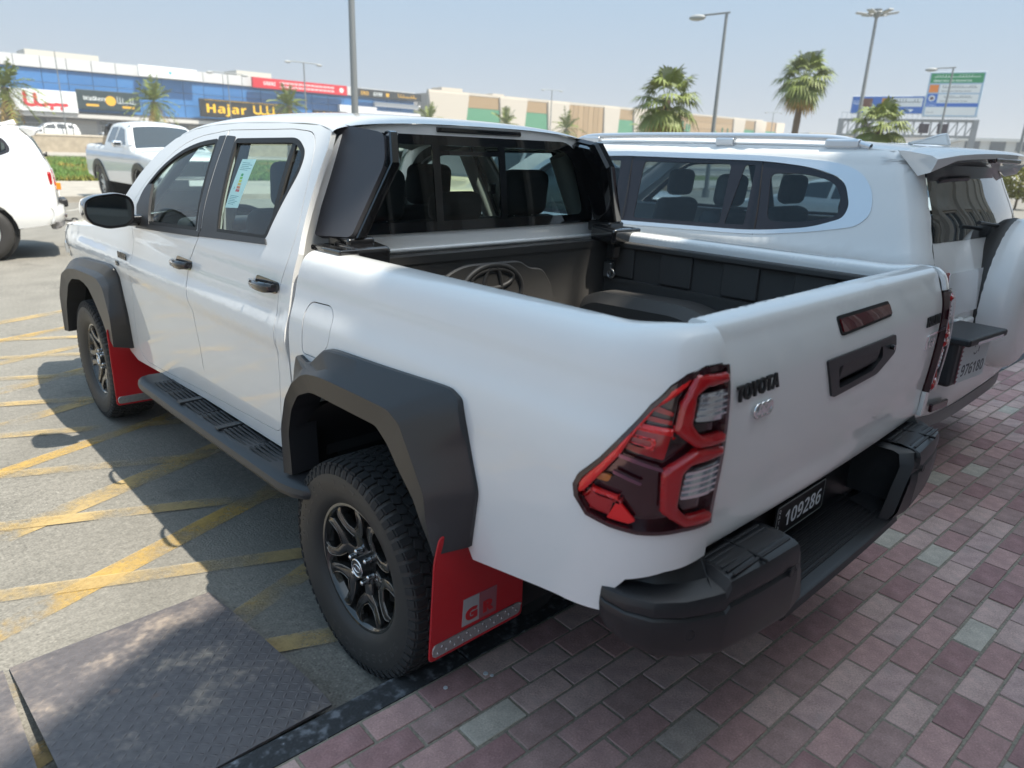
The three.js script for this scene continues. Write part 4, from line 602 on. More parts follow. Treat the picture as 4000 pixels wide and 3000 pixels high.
  for (const [sx, z, out, x0, x1, yb, emblem] of [[-1, .485, [[-1.024, .338], [-.655, .330], [-.655, .64], [-.84, .68], [-.93, .72], [-.985, .735], [-1.005, .66]], -1.014, -.665, .350, 1], [1, .485, [[-1.028, .338], [-.655, .330], [-.655, .62], [-.84, .66], [-.90, .74], [-1.010, .80]], -1.018, -.665, .350, 1], [-1, -2.545, [[-1.005, .236], [-.70, .228], [-.70, .48], [-.86, .56], [-.93, .67], [-1.003, .70]], -.997, -.71, .246, 0], [1, -2.545, [[-1.005, .236], [-.70, .228], [-.70, .48], [-.86, .56], [-.93, .67], [-1.003, .70]], -.997, -.71, .246, 0]]) {
    const T = g => { g = tf(g, 0, 0, z, 0, 0, 0); return sx < 0 ? g : flipX(g); };
    const f = mesh('mudflap', T(flapG(out, .006)), M.red, truck);
    mesh('flap_strip', T(tf(flapG([[x0, yb], [x1, yb - .006], [x1, yb + .038], [x0, yb + .044]], .003), 0, 0, .006)), std([.55, .55, .56], .32, { metalness: .8 }), f);
    mesh('strip_stud', T(tf(holes(x0, x1 - .02, yb - .002), 0, 0, .006)), std([.5, .5, .51], .3, { metalness: .85 }), f);
    if (emblem && sx < 0) { const gx = -.905, gy = .405; // two-tone GR emblem: grey slab with G, red slab outlined with R
      const slab = [[0, 0], [.066, -.002], [.066, .088], [.006, .090]];
      mesh('emblem', T(tf(ext(slab, .0015), gx, gy, .0062)), std([.38, .385, .40], .5), f);
      mesh('emblem', T(tf(ext([[.069, -.002], [.134, -.004], [.136, .086], [.069, .088]], .0015), gx, gy, .0062)), std([.30, .10, .12], .5), f);
      mesh('emblem', T(tf(text('G', .040, .001, .0022), gx + .036, gy + .032, .0080, 0, 0, 0, [1.25, .92, 1])), M.red, f); mesh('emblem', T(tf(text('R', .040, .001, .0022), gx + .102, gy + .031, .0080, 0, 0, 0, [1.2, .92, 1])), M.red, f); }
  }
  // ---- running boards
  { const pr = [[-.86, .560], [-.90, .572], [-.985, .574], [-1.010, .570], [-1.028, .556], [-1.034, .535], [-1.024, .515], [-.99, .503], [-.88, .508], [-.86, .530]];
    const st = [[-2.02, .80, .006, .05], [-2.00, .93, .003, .03], [-1.94, 1, 0, .01], [-1.5, 1, 0, 0], [-1.0, 1, .006, 0], [-.55, 1, .012, 0], [-.40, 1, .014, 0], [-.32, .94, .018, .0], [-.26, .84, .024, 0], [-.235, .70, .03, 0]];
    const rings = st.map(([z, k, dy, q]) => pr.map(p => [-.86 + (p[0] + .86) * k, .537 + (p[1] - .537) * (k > .9 ? 1 : k) + dy - .02 + (z + 2) * .014, z]));
    put2('running_board', loft(rings, true, .6, true), M.flare);
    const ribs = []; for (const [za, zb] of [[-1.84, -1.48], [-1.42, -1.04], [-.98, -.50]]) { const parts = [[za, za + (zb - za) * .48], [za + (zb - za) * .52, zb]]; for (const [a, b] of parts) for (let i = 0; i < 5; i++) { const zc = (a + b) / 2; ribs.push(rbox(.011, .006, b - a - .012, .002, -.905 - i * .0195, .5565 + (zc + 2) * .0215 - .0015, zc, .02, 0, 0, 1)); } }
    put2('tread_rib', merge(ribs), std([.020, .020, .022], .55));
    put2('tread_bridge', merge([-1.45, -1.01].map(z => rbox(.12, .010, .038, .004, -.945, .558 + (z + 2) * .0215, z, 0, 0, 0))), M.flare);
    put2('board_bracket', merge([-1.75, -1.2, -.62].map(z => box(.30, .03, .06, -.76, .515 + (z + 2) * .014, z))), M.dark);
  }
  // ---- rear step bumper
  { const P = [[-.912, .985, .806, .715], [-.913, 1.0, .806, .700], [-.905, 1.05, .808, .676], [-.875, 1.107, .809, .660], [-.818, 1.153, .810, .650], [-.755, 1.182, .812, .643], [-.722, 1.196, .815, .638], [-.712, 1.200, .840, .636], [-.60, 1.216, .845, .628], [-.48, 1.224, .845, .620], [-.435, 1.226, .843, .616]];
    const cx = -.45, cz = .80;
    const rings = P.map(([x, z, t, b], i) => { const n = i < 6 ? V3(x - cx, 0, z - cz).normalize() : V3(-.12, 0, 1).normalize(); if (i > 8) n.set(0, 0, 1); const q = (o, y) => [x + n.x * o, y, z + n.z * o]; const h = t - b;
      return [q(-.16, b + .02), q(-.05, b), q(-.012, b + .006), q(-.002, b + .03), q(.003, b + h * .55), q(.000, b + h * .66), q(-.006, b + h * .70), q(-.001, b + h * .74), q(-.002, t - .020), q(-.008, t - .006), q(-.020, t), q(-.060, t + .008), q(-.115, t + (i < 7 ? .07 * sstep(0, 3, i) + .018 : .002)), q(-.19, t + (i < 7 ? .06 : .004))]; });
    put2('bumper_corner', merge([loft(rings, false, .45), loft([rings[10].map(p => p), rings[10].map((p, k) => [p[0] + .10 * clamp((.842 - p[1]) / .24, 0, 1) + .002, p[1], p[2] - .01])], false, .5), loft([rings[0].map(p => [p[0] + .02, p[1], p[2] - .015]), rings[0]], false, .5)]), M.black);
    // tower cheek towards the middle step
    const cheek = [[.96, .64], [1.02, .60], [1.19, .60], [1.212, .64], [1.222, .80], [1.208, .836], [1.19, .842], [1.06, .842], [.96, .80]];
    put2('bumper_cheek', merge([loft([cheek.map(([z, y]) => [-.435, y, z]), cheek.map(([z, y]) => [-.425 + .10 * clamp((.842 - y) / .24, 0, 1), y, z - .006]), cheek.map(([z, y]) => [-.40 + .10 * clamp((.842 - y) / .24, 0, 1), y - .01, z - .04])], true, .6)]), M.black);
    put2('tread_pad', merge([...Array.from({ length: 6 }, (_, i) => rbox(.250, .006, .009, .0022, -.572, .8475, 1.110 + i * .0165, 0, -.03, 0, 1))]), std([.026, .026, .028], .5));
    put2('tread_pad', merge([rbox(.006, .008, .13, .001, -.585, .8485, 1.150, 0, -.10, 0, 1)]), M.dark);
    const sens = (x, y, z, ry) => tf(merge([tf(new THREE.TorusGeometry(.0125, .0012, 6, 24), 0, 0, .001), cyl(.011, .011, .003, 20, 0, 0, .0, Math.PI / 2)]), x, y, z, 0, ry, 0);
    put2('parking_sensor', sens(-.806, .722, 1.1605, -.60), M.black); put2('parking_sensor', sens(-.47, .775, 1.2275, 0), M.black);
    put2('bumper_core', box(.26, .20, .17, -.58, .73, 1.09), M.dark);
    // middle step between the towers
    mesh('bumper_step', merge([loft([-.40, -.2, 0, .2, .40].map(x => [[1.00, .575], [1.16, .572], [1.196, .580], [1.206, .596], [1.200, .612], [1.188, .618], [1.00, .618]].map(([z, y]) => [x, y, z + .004 * (1 - x * x * 6)])), true, .6, true), ...Array.from({ length: 9 }, (_, i) => rbox(.76, .005, .009, .002, 0, .620, 1.03 + i * .0165, 0, 0, 0, 1)), box(1.44, .30, .02, 0, .74, .998), rbox(.80, .03, .05, .01, 0, .875, 1.03)]), M.black, truck);
    const pt = canvasTex(512, 172, (c, w, h) => { c.fillStyle = '#0a0b0c'; c.fillRect(0, 0, w, h); c.strokeStyle = '#9aa3a2'; c.lineWidth = 7; c.beginPath(); c.roundRect ? c.roundRect(5, 5, w - 10, h - 10, 16) : c.rect(5, 5, w - 10, h - 10); c.stroke(); c.fillStyle = '#f2f6fa'; c.font = 'bold 116px sans-serif'; c.textBaseline = 'middle'; c.save(); c.translate(w * .555, h * .53); c.scale(1.03, 1); c.textAlign = 'center'; c.fillText('109286', 0, 0); c.restore(); c.font = 'bold 27px sans-serif'; c.textAlign = 'center'; 'QATAR'.split('').forEach((k, i) => c.fillText(k, 29, 28 + i * 29)); });
    const pl = mesh('licence_plate', rbox(.335, .112, .006, .004, .0, .712, 1.036), M.dark, truck);
    { const g = new THREE.PlaneGeometry(.329, .108); g.translate(0, .712, 1.0396); mesh('plate_print', g, std([1, 1, 1], .45, { map: pt }), pl); }
    mesh('plate_lamp', merge([rbox(.06, .02, .03, .005, -.13, .80, 1.02), rbox(.06, .02, .03, .005, .13, .80, 1.02)]), M.gloss, truck);
  }
  // ---- underbody: frame rails, axles, tank, exhaust
  mesh('chassis', merge([box(.09, .14, 4.6, -.42, .52, -1.35), box(.09, .14, 4.6, .42, .52, -1.35), box(1.5, .03, 1.9, 0, .60, -1.4), bar([-.78, .385, 0], [.78, .385, 0], .045), bar([-.78, .385, -3.085], [.78, .385, -3.085], .04), sph(.15, .0, .385, 0), rbox(.45, .22, .9, .04, -.5, .5, -1.0), bar([.55, .42, -1.2], [.60, .42, .75], .035), box(1.5, .03, 1.4, 0, .84, .32), box(1.3, .4, .8, 0, .75, -3.2), box(1.7, .02, 1.0, 0, .86, .5)]), M.dark, truck);
  // spring hanger bracket seen under the rear flap
  mesh('tow_bar', merge([box(1.2, .08, .08, 0, .55, 1.0)]), M.dark, truck);
}
// ---------------------------------------------------------------- the white SUV parked beyond the pickup (local frame: x = 0 on its centre line, nose towards -z)
function buildSUV(label, pos, turn, detail = true) {
  const car = thing('suv', label, 'suv', pos, turn);
  const two = (n, g, m, p = car) => [mesh(n, g, m, p), mesh(n, flipX(g), m, p)];
  const ze = interp([[.45, .74], [.6, .80], [.95, .815], [1.2, .80], [1.3, .775], [1.4, .735], [1.5, .700], [1.62, .645], [1.72, .600], [1.80, .55], [1.9, .5]]);
  const W0 = interp([[.4, .90], [.55, .93], [.8, .948], [1.0, .955], [1.15, .955], [1.25, .952], [1.31, .945], [1.36, .925], [1.45, .895], [1.6, .845], [1.72, .803], [1.79, .765], [1.83, .70]]);
  const W = (y, z) => { let w = W0(y); const r = .13, d = z - (ze(y) - r); if (d > 0) w -= r * (1 - Math.sqrt(Math.max(0, 1 - Math.min(1, d / r) ** 2))); const f = Math.max(0, (-z - 3.1) / .9); return w - .12 * f * f; };
  const sm = (z, y) => [-W(y, z), y, z];
  const arch = (zc, r, y0) => Array.from({ length: 13 }, (_, i) => { const a = Math.PI * (i / 12); return [zc + r * Math.cos(a), Math.max(y0, .40 + r * Math.sin(a))]; });
  const rear = Array.from({ length: 14 }, (_, i) => { const y = 1.80 - (1.80 - .50) * i / 13; return [ze(y), y]; });
  const out = [[-1.95, 1.715], [-1.75, 1.765], [-1.4, 1.80], [-.8, 1.812], [0, 1.812], [.35, 1.803], [.50, 1.798], ...rear, [.45, .46], ...arch(-.15, .45, .44), [-.65, .42], [-2.4, .42], ...arch(-3.0, .45, .44), [-3.6, .40], [-3.85, .45], [-3.98, .60], [-4.0, .98], [-3.9, 1.09], [-3.5, 1.16], [-2.9, 1.22], [-2.72, 1.24], [-2.5, 1.36], [-2.25, 1.545]];
  const chromeO = rnded([[-2.36, 1.325, .02], [-1.0, 1.318], [-.1, 1.345, .3], [.22, 1.392, .2], [.42, 1.436, .05], [.472, 1.497, .05], [.452, 1.600, .06], [.375, 1.690, .08], [.235, 1.735, .2], [-.15, 1.757, .2], [-1.1, 1.757], [-1.72, 1.735, .15]], .05);
  const dlo = rnded([[-2.24, 1.335, .02], [-1.0, 1.340], [-.1, 1.366, .3], [.20, 1.412, .15], [.345, 1.470, .04], [.358, 1.53, .05], [.300, 1.655, .07], [.12, 1.705, .15], [-.15, 1.728, .2], [-1.1, 1.728], [-1.70, 1.708, .15]], .04);
  mesh('body_side', panel(out, sm, { holes: [shrinkPoly(chromeO, .003)], th: .02, maxE: .06 }), M.white, car); mesh('body_side', flipX(panel(out, sm, { holes: [shrinkPoly(chromeO, .003)], th: .02, maxE: .06 })), M.white, car);
  two('window_surround', panel(chromeO, sm, { holes: [dlo], lift: .004, th: .012 }), M.satin);
  const glass = [rnded([[-2.12, 1.36], [-1.68, 1.680, .1], [-1.14, 1.702], [-1.08, 1.362]], .02), rnded([[-.925, 1.366], [-.955, 1.700], [-.355, 1.706], [-.325, 1.383]], .025), rnded([[-.295, 1.386], [-.268, 1.705], [-.205, 1.705], [-.175, 1.392]], .012), rnded([[-.050, 1.420, .05], [-.105, 1.668, .04], [.098, 1.674, .1], [.250, 1.640, .06], [.312, 1.555, .04], [.312, 1.480, .03], [.174, 1.438, .1]], .04)];
  two('pillar_trim', panel(shrinkPoly(dlo, .002), sm, { holes: glass, lift: -.002, th: .006 }), std([.020, .018, .024], .25));
  const gm = phy([.40, .48, .52], .012, { transmission: 1, thickness: 0, ior: 1.5 });
  for (const g of glass) two('side_glass', panel(shrinkPoly(g, -.006), sm, { lift: -.006, th: 0 }), gm);
  two('door_joint', tube([[-.96, 1.745, -.175], [-.955, 1.36, -.105], [-.964, 1.20, -.13], [-.966, .9, -.19], [-.958, .55, -.45]].map(q => [-W(q[1], q[2]) - .0005, q[1], q[2]]), .0026, 30, 4), M.dark); two('door_joint', tube([[0, 1.75, -1.06], [0, 1.34, -1.0], [0, 1.0, -1.06], [0, .55, -1.05]].map(q => [-W(q[1], q[2]) - .0005, q[1], q[2]]), .0026, 30, 4), M.dark);
  for (const z of [-.36, -1.25]) two('door_handle', rbox(.03, .035, .20, .012, -.975, 1.13, z), M.satin);
  // roof, windscreen, bonnet, nose
  const yt = interp([[-2.0, 1.705], [-1.75, 1.765], [-1.4, 1.80], [-.8, 1.812], [0, 1.812], [.35, 1.803], [.56, 1.79]]), cr = interp([[-2.0, .045], [-1.4, .055], [0, .05], [.56, .03]]);
  const tt = s => Math.sin((s * 2 - 1) * Math.PI / 2);
  mesh('roof', grid(36, 30, (s, t) => { const a = tt(s), z = .555 - 2.52 * t + .06 * a * a * t, y = yt(Math.max(z, -2)); return [a * W(y - .002, z), y + cr(z) * Math.sqrt(Math.max(0, 1 - Math.abs(a) ** 2.8)), z]; }), M.white, car);
  mesh('headliner', grid(8, 8, (s, t) => { const a = (s * 2 - 1) * .93, z = .45 - 2.2 * t; return [a * W(1.75, z), 1.765 + .03 * (1 - a * a), z]; }), M.trimL, car);
  mesh('windscreen', grid(16, 10, (s, t) => { const a = 1 - 2 * s, y = 1.23 + .50 * t; return [a * (W(y, -2.2) - .03), y, -2.76 + .80 * t + .08 * a * a]; }), gm, car);
  mesh('bonnet', grid(20, 16, (s, t) => { const a = tt(s), z = -2.70 - 1.22 * t, y = interp([[-3.95, 1.06], [-3.5, 1.16], [-2.7, 1.24]])(z); return [a * W(y, z), y + .07 * Math.sqrt(Math.max(0, 1 - a * a * Math.abs(a))), z - .05 * (1 - a * a) * t]; }), M.white, car);
  mesh('nose', merge([rbox(1.45, .42, .12, .05, 0, .83, -3.98), rbox(1.66, .25, .18, .06, 0, .53, -3.93)]), M.white, car); mesh('grille', rbox(.85, .30, .06, .03, 0, .88, -4.05), M.black, car); two('headlamp', rbox(.36, .13, .14, .03, -.68, .98, -3.93, 0, -.4), M.clearL);
  // tailgate: glass, upper and lower skin, pull recess, plate box, spare wheel in a hard cover
  const back = (y, s, o = 0) => { const a = s; return [a * (W(y, ze(y)) + .0), y, ze(y) + o + .05 * (1 - a * a)]; };
  const zone = (y0, y1, n, mat, o, nm, sx = 1) => mesh(nm, grid(24, n, (s, t) => back(y0 + (y1 - y0) * t, (s * 2 - 1) * sx, o)), mat, car);
  zone(.50, 1.385, 20, M.white, 0, 'tailgate'); const rg = zone(1.385, 1.74, 14, phy([.05, .055, .06], .01, { transmission: .30, thickness: 0, ior: 1.55, clearcoat: 1, clearcoatRoughness: .0 }), .002, 'rear_glass', .965);
  mesh('glass_frame', merge([-1, 1].map(sx => grid(2, 12, (s, t) => { const y = 1.385 + .355 * t; const q = back(y, sx * (.90 + .095 * (sx > 0 ? s : 1 - s)), .004); return q; }))), M.frit, car);
  mesh('wiper', merge([rbox(.12, .05, .06, .02, .12, 1.425, .80), bar([.12, 1.43, .82], [-.33, 1.47, .80], .010)]), M.black, car);
  mesh('gate_panel', panel(rnded([[-.70, 1.03], [.70, 1.03], [.70, 1.24], [-.70, 1.24]], .03), (x, y) => [x, y, ze(y) + .05 * (1 - (x / .86) ** 2)], { lift: .010, th: .012 }), phy([.74, .75, .77], .2, { clearcoat: 1, clearcoatRoughness: .03 }), car);
  two('tail_lamp', panel(rnded([[-.86, 1.03], [-.69, 1.03], [-.69, 1.245], [-.84, 1.245]], .02), (x, y) => { const a = x / .955; return [x * .985, y, ze(y) + .05 * (1 - a * a) - .012 - .6 * Math.max(0, -x - .78)]; }, { lift: .014, th: .02 }), M.lampRed);
  mesh('gate_handle', merge([rbox(.24, .06, .03, .015, -.42, .965, .862), rbox(.10, .04, .035, .015, -.52, .99, .856)]), M.white, car);
  const spo = Array.from({ length: 13 }, (_, i) => { const a = i / 12 * 2 - 1, x = a * .80, zb = .800 - .06 * a * a - .05 * a ** 6, y = 1.812 + .02 * (1 - a * a); return [[x * .97, y - .012, .50], [x * .985, y + .004 - .02 * a ** 8, .56], [x, y - .012 - .02 * a ** 8, zb - .03], [x, y - .028 - .02 * a ** 8, zb], [x, y - .052 - .02 * a ** 8, zb - .006], [x * .99, y - .072 - .035 * a ** 10, .668], [x * .97, y - .095 - .03 * a ** 10, .612]]; });
  mesh('roof_spoiler', loft(spo.map(r => r.slice().reverse()), true, .6, true), M.white, car);  mesh('stop_lamp', rbox(.50, .025, .04, .008, 0, 1.772, .775), M.lampDark, car);
  if (detail) {
    const cv = new THREE.LatheGeometry([[0, .155], [.20, .155], [.30, .150], [.355, .138], [.392, .110], [.410, .07], [.412, .0], [.405, -.03]].map(q => new THREE.Vector2(...q)), 56); cv.rotateX(Math.PI / 2);
    mesh('spare_cover', tf(toCreasedNormals(cv, .6), .13, 1.07, .895), M.white, car);
    mesh('spare_tyre', tf(new THREE.TorusGeometry(.325, .088, 12, 40), .13, 1.07, .855), M.tyre, car);
    const px = [-.935, 1.0], b = mesh('plate_box', merge([tf(merge([rbox(.40, .22, .15, .02), rbox(.44, .035, .22, .012, 0, .115, .02)]), -.775, .875, .935, 0, -.10)]), M.black, car);
    const lamp = mesh('plate_lamp', tf(rbox(.30, .018, .01, .004), -.765, .983, 1.062, 0, -.10), M.clearL, b);
    const pt = canvasTex(256, 150, (c, w, h) => { c.fillStyle = '#c9ced0'; c.fillRect(0, 0, w, h); c.fillStyle = '#7a3a44'; for (let i = 0; i < 9; i++) { c.beginPath(); c.moveTo(0, i * h / 9); c.lineTo(w * .10, (i + .5) * h / 9); c.lineTo(0, (i + 1) * h / 9); c.fill(); } c.fillStyle = '#6e3540'; c.fillRect(0, 0, w * .045, h); c.fillStyle = '#3a3f46'; c.font = 'bold 62px sans-serif'; c.textAlign = 'center'; c.textBaseline = 'middle'; c.fillText('976180', w * .55, h * .70); c.lineWidth = 5; c.strokeStyle = '#4a4f56'; c.beginPath(); c.arc(w * .52, h * .22, 16, .3, 2.6); c.stroke(); c.fillRect(w * .62, h * .16, 6, 20); c.fillRect(w * .46, h * .10, 6, 6); });
    const pg = new THREE.PlaneGeometry(.33, .185); tf(pg, -.766, .868, 1.0135, 0, -.10); mesh('plate_print', pg, std([1, 1, 1], .5, { map: pt }), b);
  }
  mesh('rear_bumper', merge([loft(Array.from({ length: 15 }, (_, i) => { const a = i / 14 * 2 - 1, x = a * .945, z = .925 - .10 * a ** 4 - .07 * Math.abs(a) ** 14; return [[x * .9, .74, .70], [x, .735, z - .05], [x, .72, z - .01], [x, .66, z], [x, .58, z - .005], [x * .99, .50, z - .05], [x * .9, .48, .70]]; }).map(r => r.slice().reverse()), true, .7, true)]), M.white, car);
  mesh('bumper_skirt', loft(Array.from({ length: 11 }, (_, i) => { const a = i / 10 * 2 - 1, x = a * .90, z = .905 - .10 * a ** 4; return [[x, .52, .72], [x, .525, z - .01], [x, .46, z - .005], [x * .98, .42, z - .05], [x * .9, .42, .70]]; }).map(r => r.slice().reverse()), true, .6, true), std([.22, .21, .21], .5), car);
  two('reflector', rbox(.17, .045, .02, .008, -.72, .60, .905, 0, -.14), M.lampDark);
  // rails and fin
  for (const s of [-1, 1]) { const g = merge([tube([[s * .745, 1.795, -1.62], [s * .735, 1.835, -1.52], [s * .732, 1.852, -1.2], [s * .732, 1.858, -.5], [s * .732, 1.856, .0], [s * .734, 1.846, .22], [s * .742, 1.812, .36]], .017, 60, 8), rbox(.045, .05, .18, .015, s * .738, 1.825, .22), rbox(.04, .045, .12, .012, s * .738, 1.825, -.45), rbox(.04, .045, .14, .012, s * .74, 1.82, -1.45)]); mesh('roof_rail', g, M.satin, car); }
  mesh('antenna_fin', extX(rnded([[.28, 1.85, .002], [.44, 1.905, .05], [.47, 1.91, .006], [.50, 1.845, .01]], .01), -.018, .018, .008), M.white, car);
  // cabin
  const st = (x, z, m = M.fabricG) => { const s = mesh('seat', merge([rbox(.46, .62, .15, .06, x, 1.12, z, .18), rbox(.46, .15, .46, .06, x, .84, z - .24)]), m, car); mesh('headrest', rbox(.27, .20, .11, .05, x, 1.545, z + .06, .1), m, s); };
  for (const z of [-1.55, -.62]) { st(-.42, z); st(.42, z); } const rd = std([.20, .085, .06], .6); st(-.40, .15, rd); st(.40, .15, rd);
  mesh('cabin_floor', merge([box(1.6, .05, 3.2, 0, .66, -.95), rbox(1.6, .3, .4, .08, 0, 1.1, -2.45), box(1.7, .6, .03, 0, .95, .62)]), M.trim, car);
  two('door_trim', panel([[-2.3, .7], [.5, .7], [.5, 1.36], [-2.3, 1.32]], (z, y) => [-W(y, z) + .08, y, z], { flip: true, th: 0, maxE: .2 }), M.trimL);
  two('door_mirror', merge([rbox(.20, .15, .12, .05, -1.06, 1.30, -2.12), rbox(.10, .04, .06, .015, -.95, 1.26, -2.10)]), M.white);
  for (const z of [-.15, -3.0]) for (const s of [-1, 1]) simpleWheel(car, s * .82, .39, z, .39, .26, s);
  mesh('underbody', merge([box(1.5, .2, 3.9, 0, .52, -1.6), ...[-.15, -3.0].map(z => cyl(.46, .46, 1.7, 24, 0, .42, z, 0, 0, Math.PI / 2))]), M.dark, car);
  return car;
}
function simpleWheel(parent, x, y, z, r, w, s) {
  const wh = new THREE.Group(); wh.name = 'wheel'; parent.add(wh); wh.position.set(x, y, z); wh.rotation.y = s < 0 ? -Math.PI / 2 : Math.PI / 2;
  const L = [[r * .60, -w / 2], [r * .8, -w / 2], [r * .95, -w * .42], [r, -w * .3], [r, w * .3], [r * .95, w * .42], [r * .8, w / 2], [r * .62, w * .47], [r * .58, w * .40]].map(q => new THREE.Vector2(...q));
  mesh('tyre', toCreasedNormals(new THREE.LatheGeometry(L, 40), .7).rotateX(Math.PI / 2), M.tyre, wh);
  const g = [tf(new THREE.RingGeometry(r * .50, r * .60, 40), 0, 0, w * .38), cyl(r * .14, r * .16, .04, 20, 0, 0, w * .32, Math.PI / 2)]; for (let i = 0; i < 5; i++) g.push(tf(ext([[-.03, r * .1], [.03, r * .1], [.045, r * .53], [-.045, r * .53]], .02, .003), 0, 0, w * .28, 0, 0, i / 5 * 2 * Math.PI));
  mesh('rim', merge(g), M.satin, wh); mesh('wheel_back', tf(new THREE.CircleGeometry(r * .58, 32), 0, 0, w * .1), M.dark, wh);
}
buildSUV('white suv with roof rails and rear spare wheel cover parked beside the pickup', [2.55, 0, 0], 0);
// ---------------------------------------------------------------- other vehicles: side profile carried round to bonnet, roof and tail
function genCar(c) {
  const car = thing(c.name, c.label, c.category, c.pos, c.turn, c.group); if (c.scale) car.scale.setScalar(c.scale);
  const paint = c.paint ?? M.white, glass = c.glass ?? phy([.035, .042, .046], .05, { clearcoat: 1, clearcoatRoughness: .02 });
  const top = resample(new THREE.SplineCurve(c.top.map(p => new THREE.Vector2(...p))).getPoints(c.top.length * 5).map(p => [p.x, p.y]), .12, false);
  const r = c.r ?? .07, dist = (z, y) => { let b = 9; for (let i = 0; i < top.length - 1; i++) { const [ax, ay] = top[i], [bx, by] = top[i + 1], dx = bx - ax, dy = by - ay, t = clamp(((z - ax) * dx + (y - ay) * dy) / (dx * dx + dy * dy + 1e-9), 0, 1); b = Math.min(b, Math.hypot(z - ax - dx * t, y - ay - dy * t)); } return b; };
  const W1 = (y, z) => c.W(y) - (c.nose ?? .10) * Math.pow(Math.max(0, (-z - c.nz) / .8), 2), sm = (z, y) => { const d = Math.min(r, dist(z, y)); return [-(W1(y, z) - (r - Math.sqrt(Math.max(0, r * r - (r - d) * (r - d))))), y, z]; };
  const arch = zc => Array.from({ length: 11 }, (_, i) => { const a = Math.PI * (i / 10); return [zc - c.ar * Math.cos(a), Math.max(c.sill, c.wr + c.ar * Math.sin(a))]; });
  // top runs nose -> tail; bottom goes back tail -> nose
  const out = [...top, ...arch(c.wz[0]).reverse(), ...arch(c.wz[1]).reverse()];
  for (const s of [0, 1]) { const g = panel(out, sm, { th: .02, maxE: .09 }); mesh('body_side', s ? flipX(g) : g, paint, car); }
  const nrm = i => { const a = top[Math.max(0, i - 1)], b = top[Math.min(top.length - 1, i + 1)], l = Math.hypot(b[0] - a[0], b[1] - a[1]); return [-(b[1] - a[1]) / l, (b[0] - a[0]) / l]; };
  const strip = (i0, i1, mat, nm, lift = 0, k = 1) => mesh(nm, grid(14, Math.max(1, i1 - i0), (s, t) => { const i = Math.round(i0 + (i1 - i0) * t), [z, y] = top[i], n = nrm(i), a = s * 2 - 1, w = (W1(y, z) - r) * k, b = (c.crown ?? .04) * (1 - a * a) + lift; return [a * w, y + n[1] * b, z + n[0] * b]; }), mat, car);
  strip(0, top.length - 1, paint, 'top_skin');
  const near = q => top.reduce((b, p, i) => Math.hypot(p[0] - q[0], p[1] - q[1]) < b[0] ? [Math.hypot(p[0] - q[0], p[1] - q[1]), i] : b, [9, 0])[1];
  for (const [nm, a, b, mat] of c.strips ?? []) strip(near(a), near(b), mat ?? glass, nm, .006, .96);
  for (const poly of c.windows ?? []) for (const s of [0, 1]) { const g = panel(rnded(poly, .03), sm, { lift: .004, th: .008, maxE: .12 }); mesh('side_glass', s ? flipX(g) : g, glass, car); }
  for (const z of c.wz) { for (const s of [-1, 1]) simpleWheel(car, s * (c.W(.5) - .11), c.wr, z, c.wr, .24, s); if (c.cladding) for (const s of [0, 1]) { const o = []; for (let i = 0; i <= 12; i++) { const a = Math.PI * i / 12; o.push([z - (c.ar + .13) * Math.cos(a), Math.max(c.sill, c.wr + (c.ar + .13) * Math.sin(a))]); } for (let i = 12; i >= 0; i--) { const a = Math.PI * i / 12; o.push([z - c.ar * Math.cos(a), Math.max(c.sill, c.wr + c.ar * Math.sin(a))]); } const g = panel(o, sm, { lift: .03, th: .03, maxE: .1 }); mesh('arch_trim', s ? flipX(g) : g, M.black, car); } }
  mesh('underbody', merge([box(c.W(.5) * 1.55, .25, (c.wz[0] - c.wz[1]) + 1.0, 0, c.sill + .12, (c.wz[0] + c.wz[1]) / 2), ...c.wz.map(z => cyl(c.ar, c.ar, c.W(.5) * 1.7, 20, 0, c.wr, z, 0, 0, Math.PI / 2))]), M.dark, car);
  for (const [nm, g, m] of c.extra ?? []) mesh(nm, g, m, car);
  return car;
}
const WS = interp([[.3, .86], [.6, .92], [.9, .94], [1.1, .93], [1.3, .88], [1.6, .76], [1.9, .62]]);
const pickupCfg = { category: 'pickup truck', W: WS, nz: 3.2, sill: .48, wr: .39, ar: .46, wz: [0, -3.1], crown: .05,
  top: [[-3.98, .50], [-4.03, .75], [-4.0, 1.02], [-3.85, 1.12], [-3.3, 1.19], [-2.65, 1.25], [-2.3, 1.46], [-1.95, 1.70], [-1.75, 1.79], [-1.3, 1.84], [-.8, 1.83], [-.55, 1.78], [-.50, 1.60], [-.47, 1.36], [-.40, 1.31], [.3, 1.31], [1.05, 1.32], [1.12, 1.25], [1.16, .95], [1.15, .60]],
  windows: [[[-2.15, 1.34], [-1.75, 1.68], [-1.36, 1.74], [-1.30, 1.36]], [[-1.22, 1.36], [-1.26, 1.74], [-.78, 1.73], [-.68, 1.40]]],
  strips: [['windscreen', [-2.58, 1.29], [-1.9, 1.72]], ['rear_window', [-.53, 1.72], [-.47, 1.42]], ['bed_cover', [-.36, 1.31], [1.0, 1.315], M.black]] };
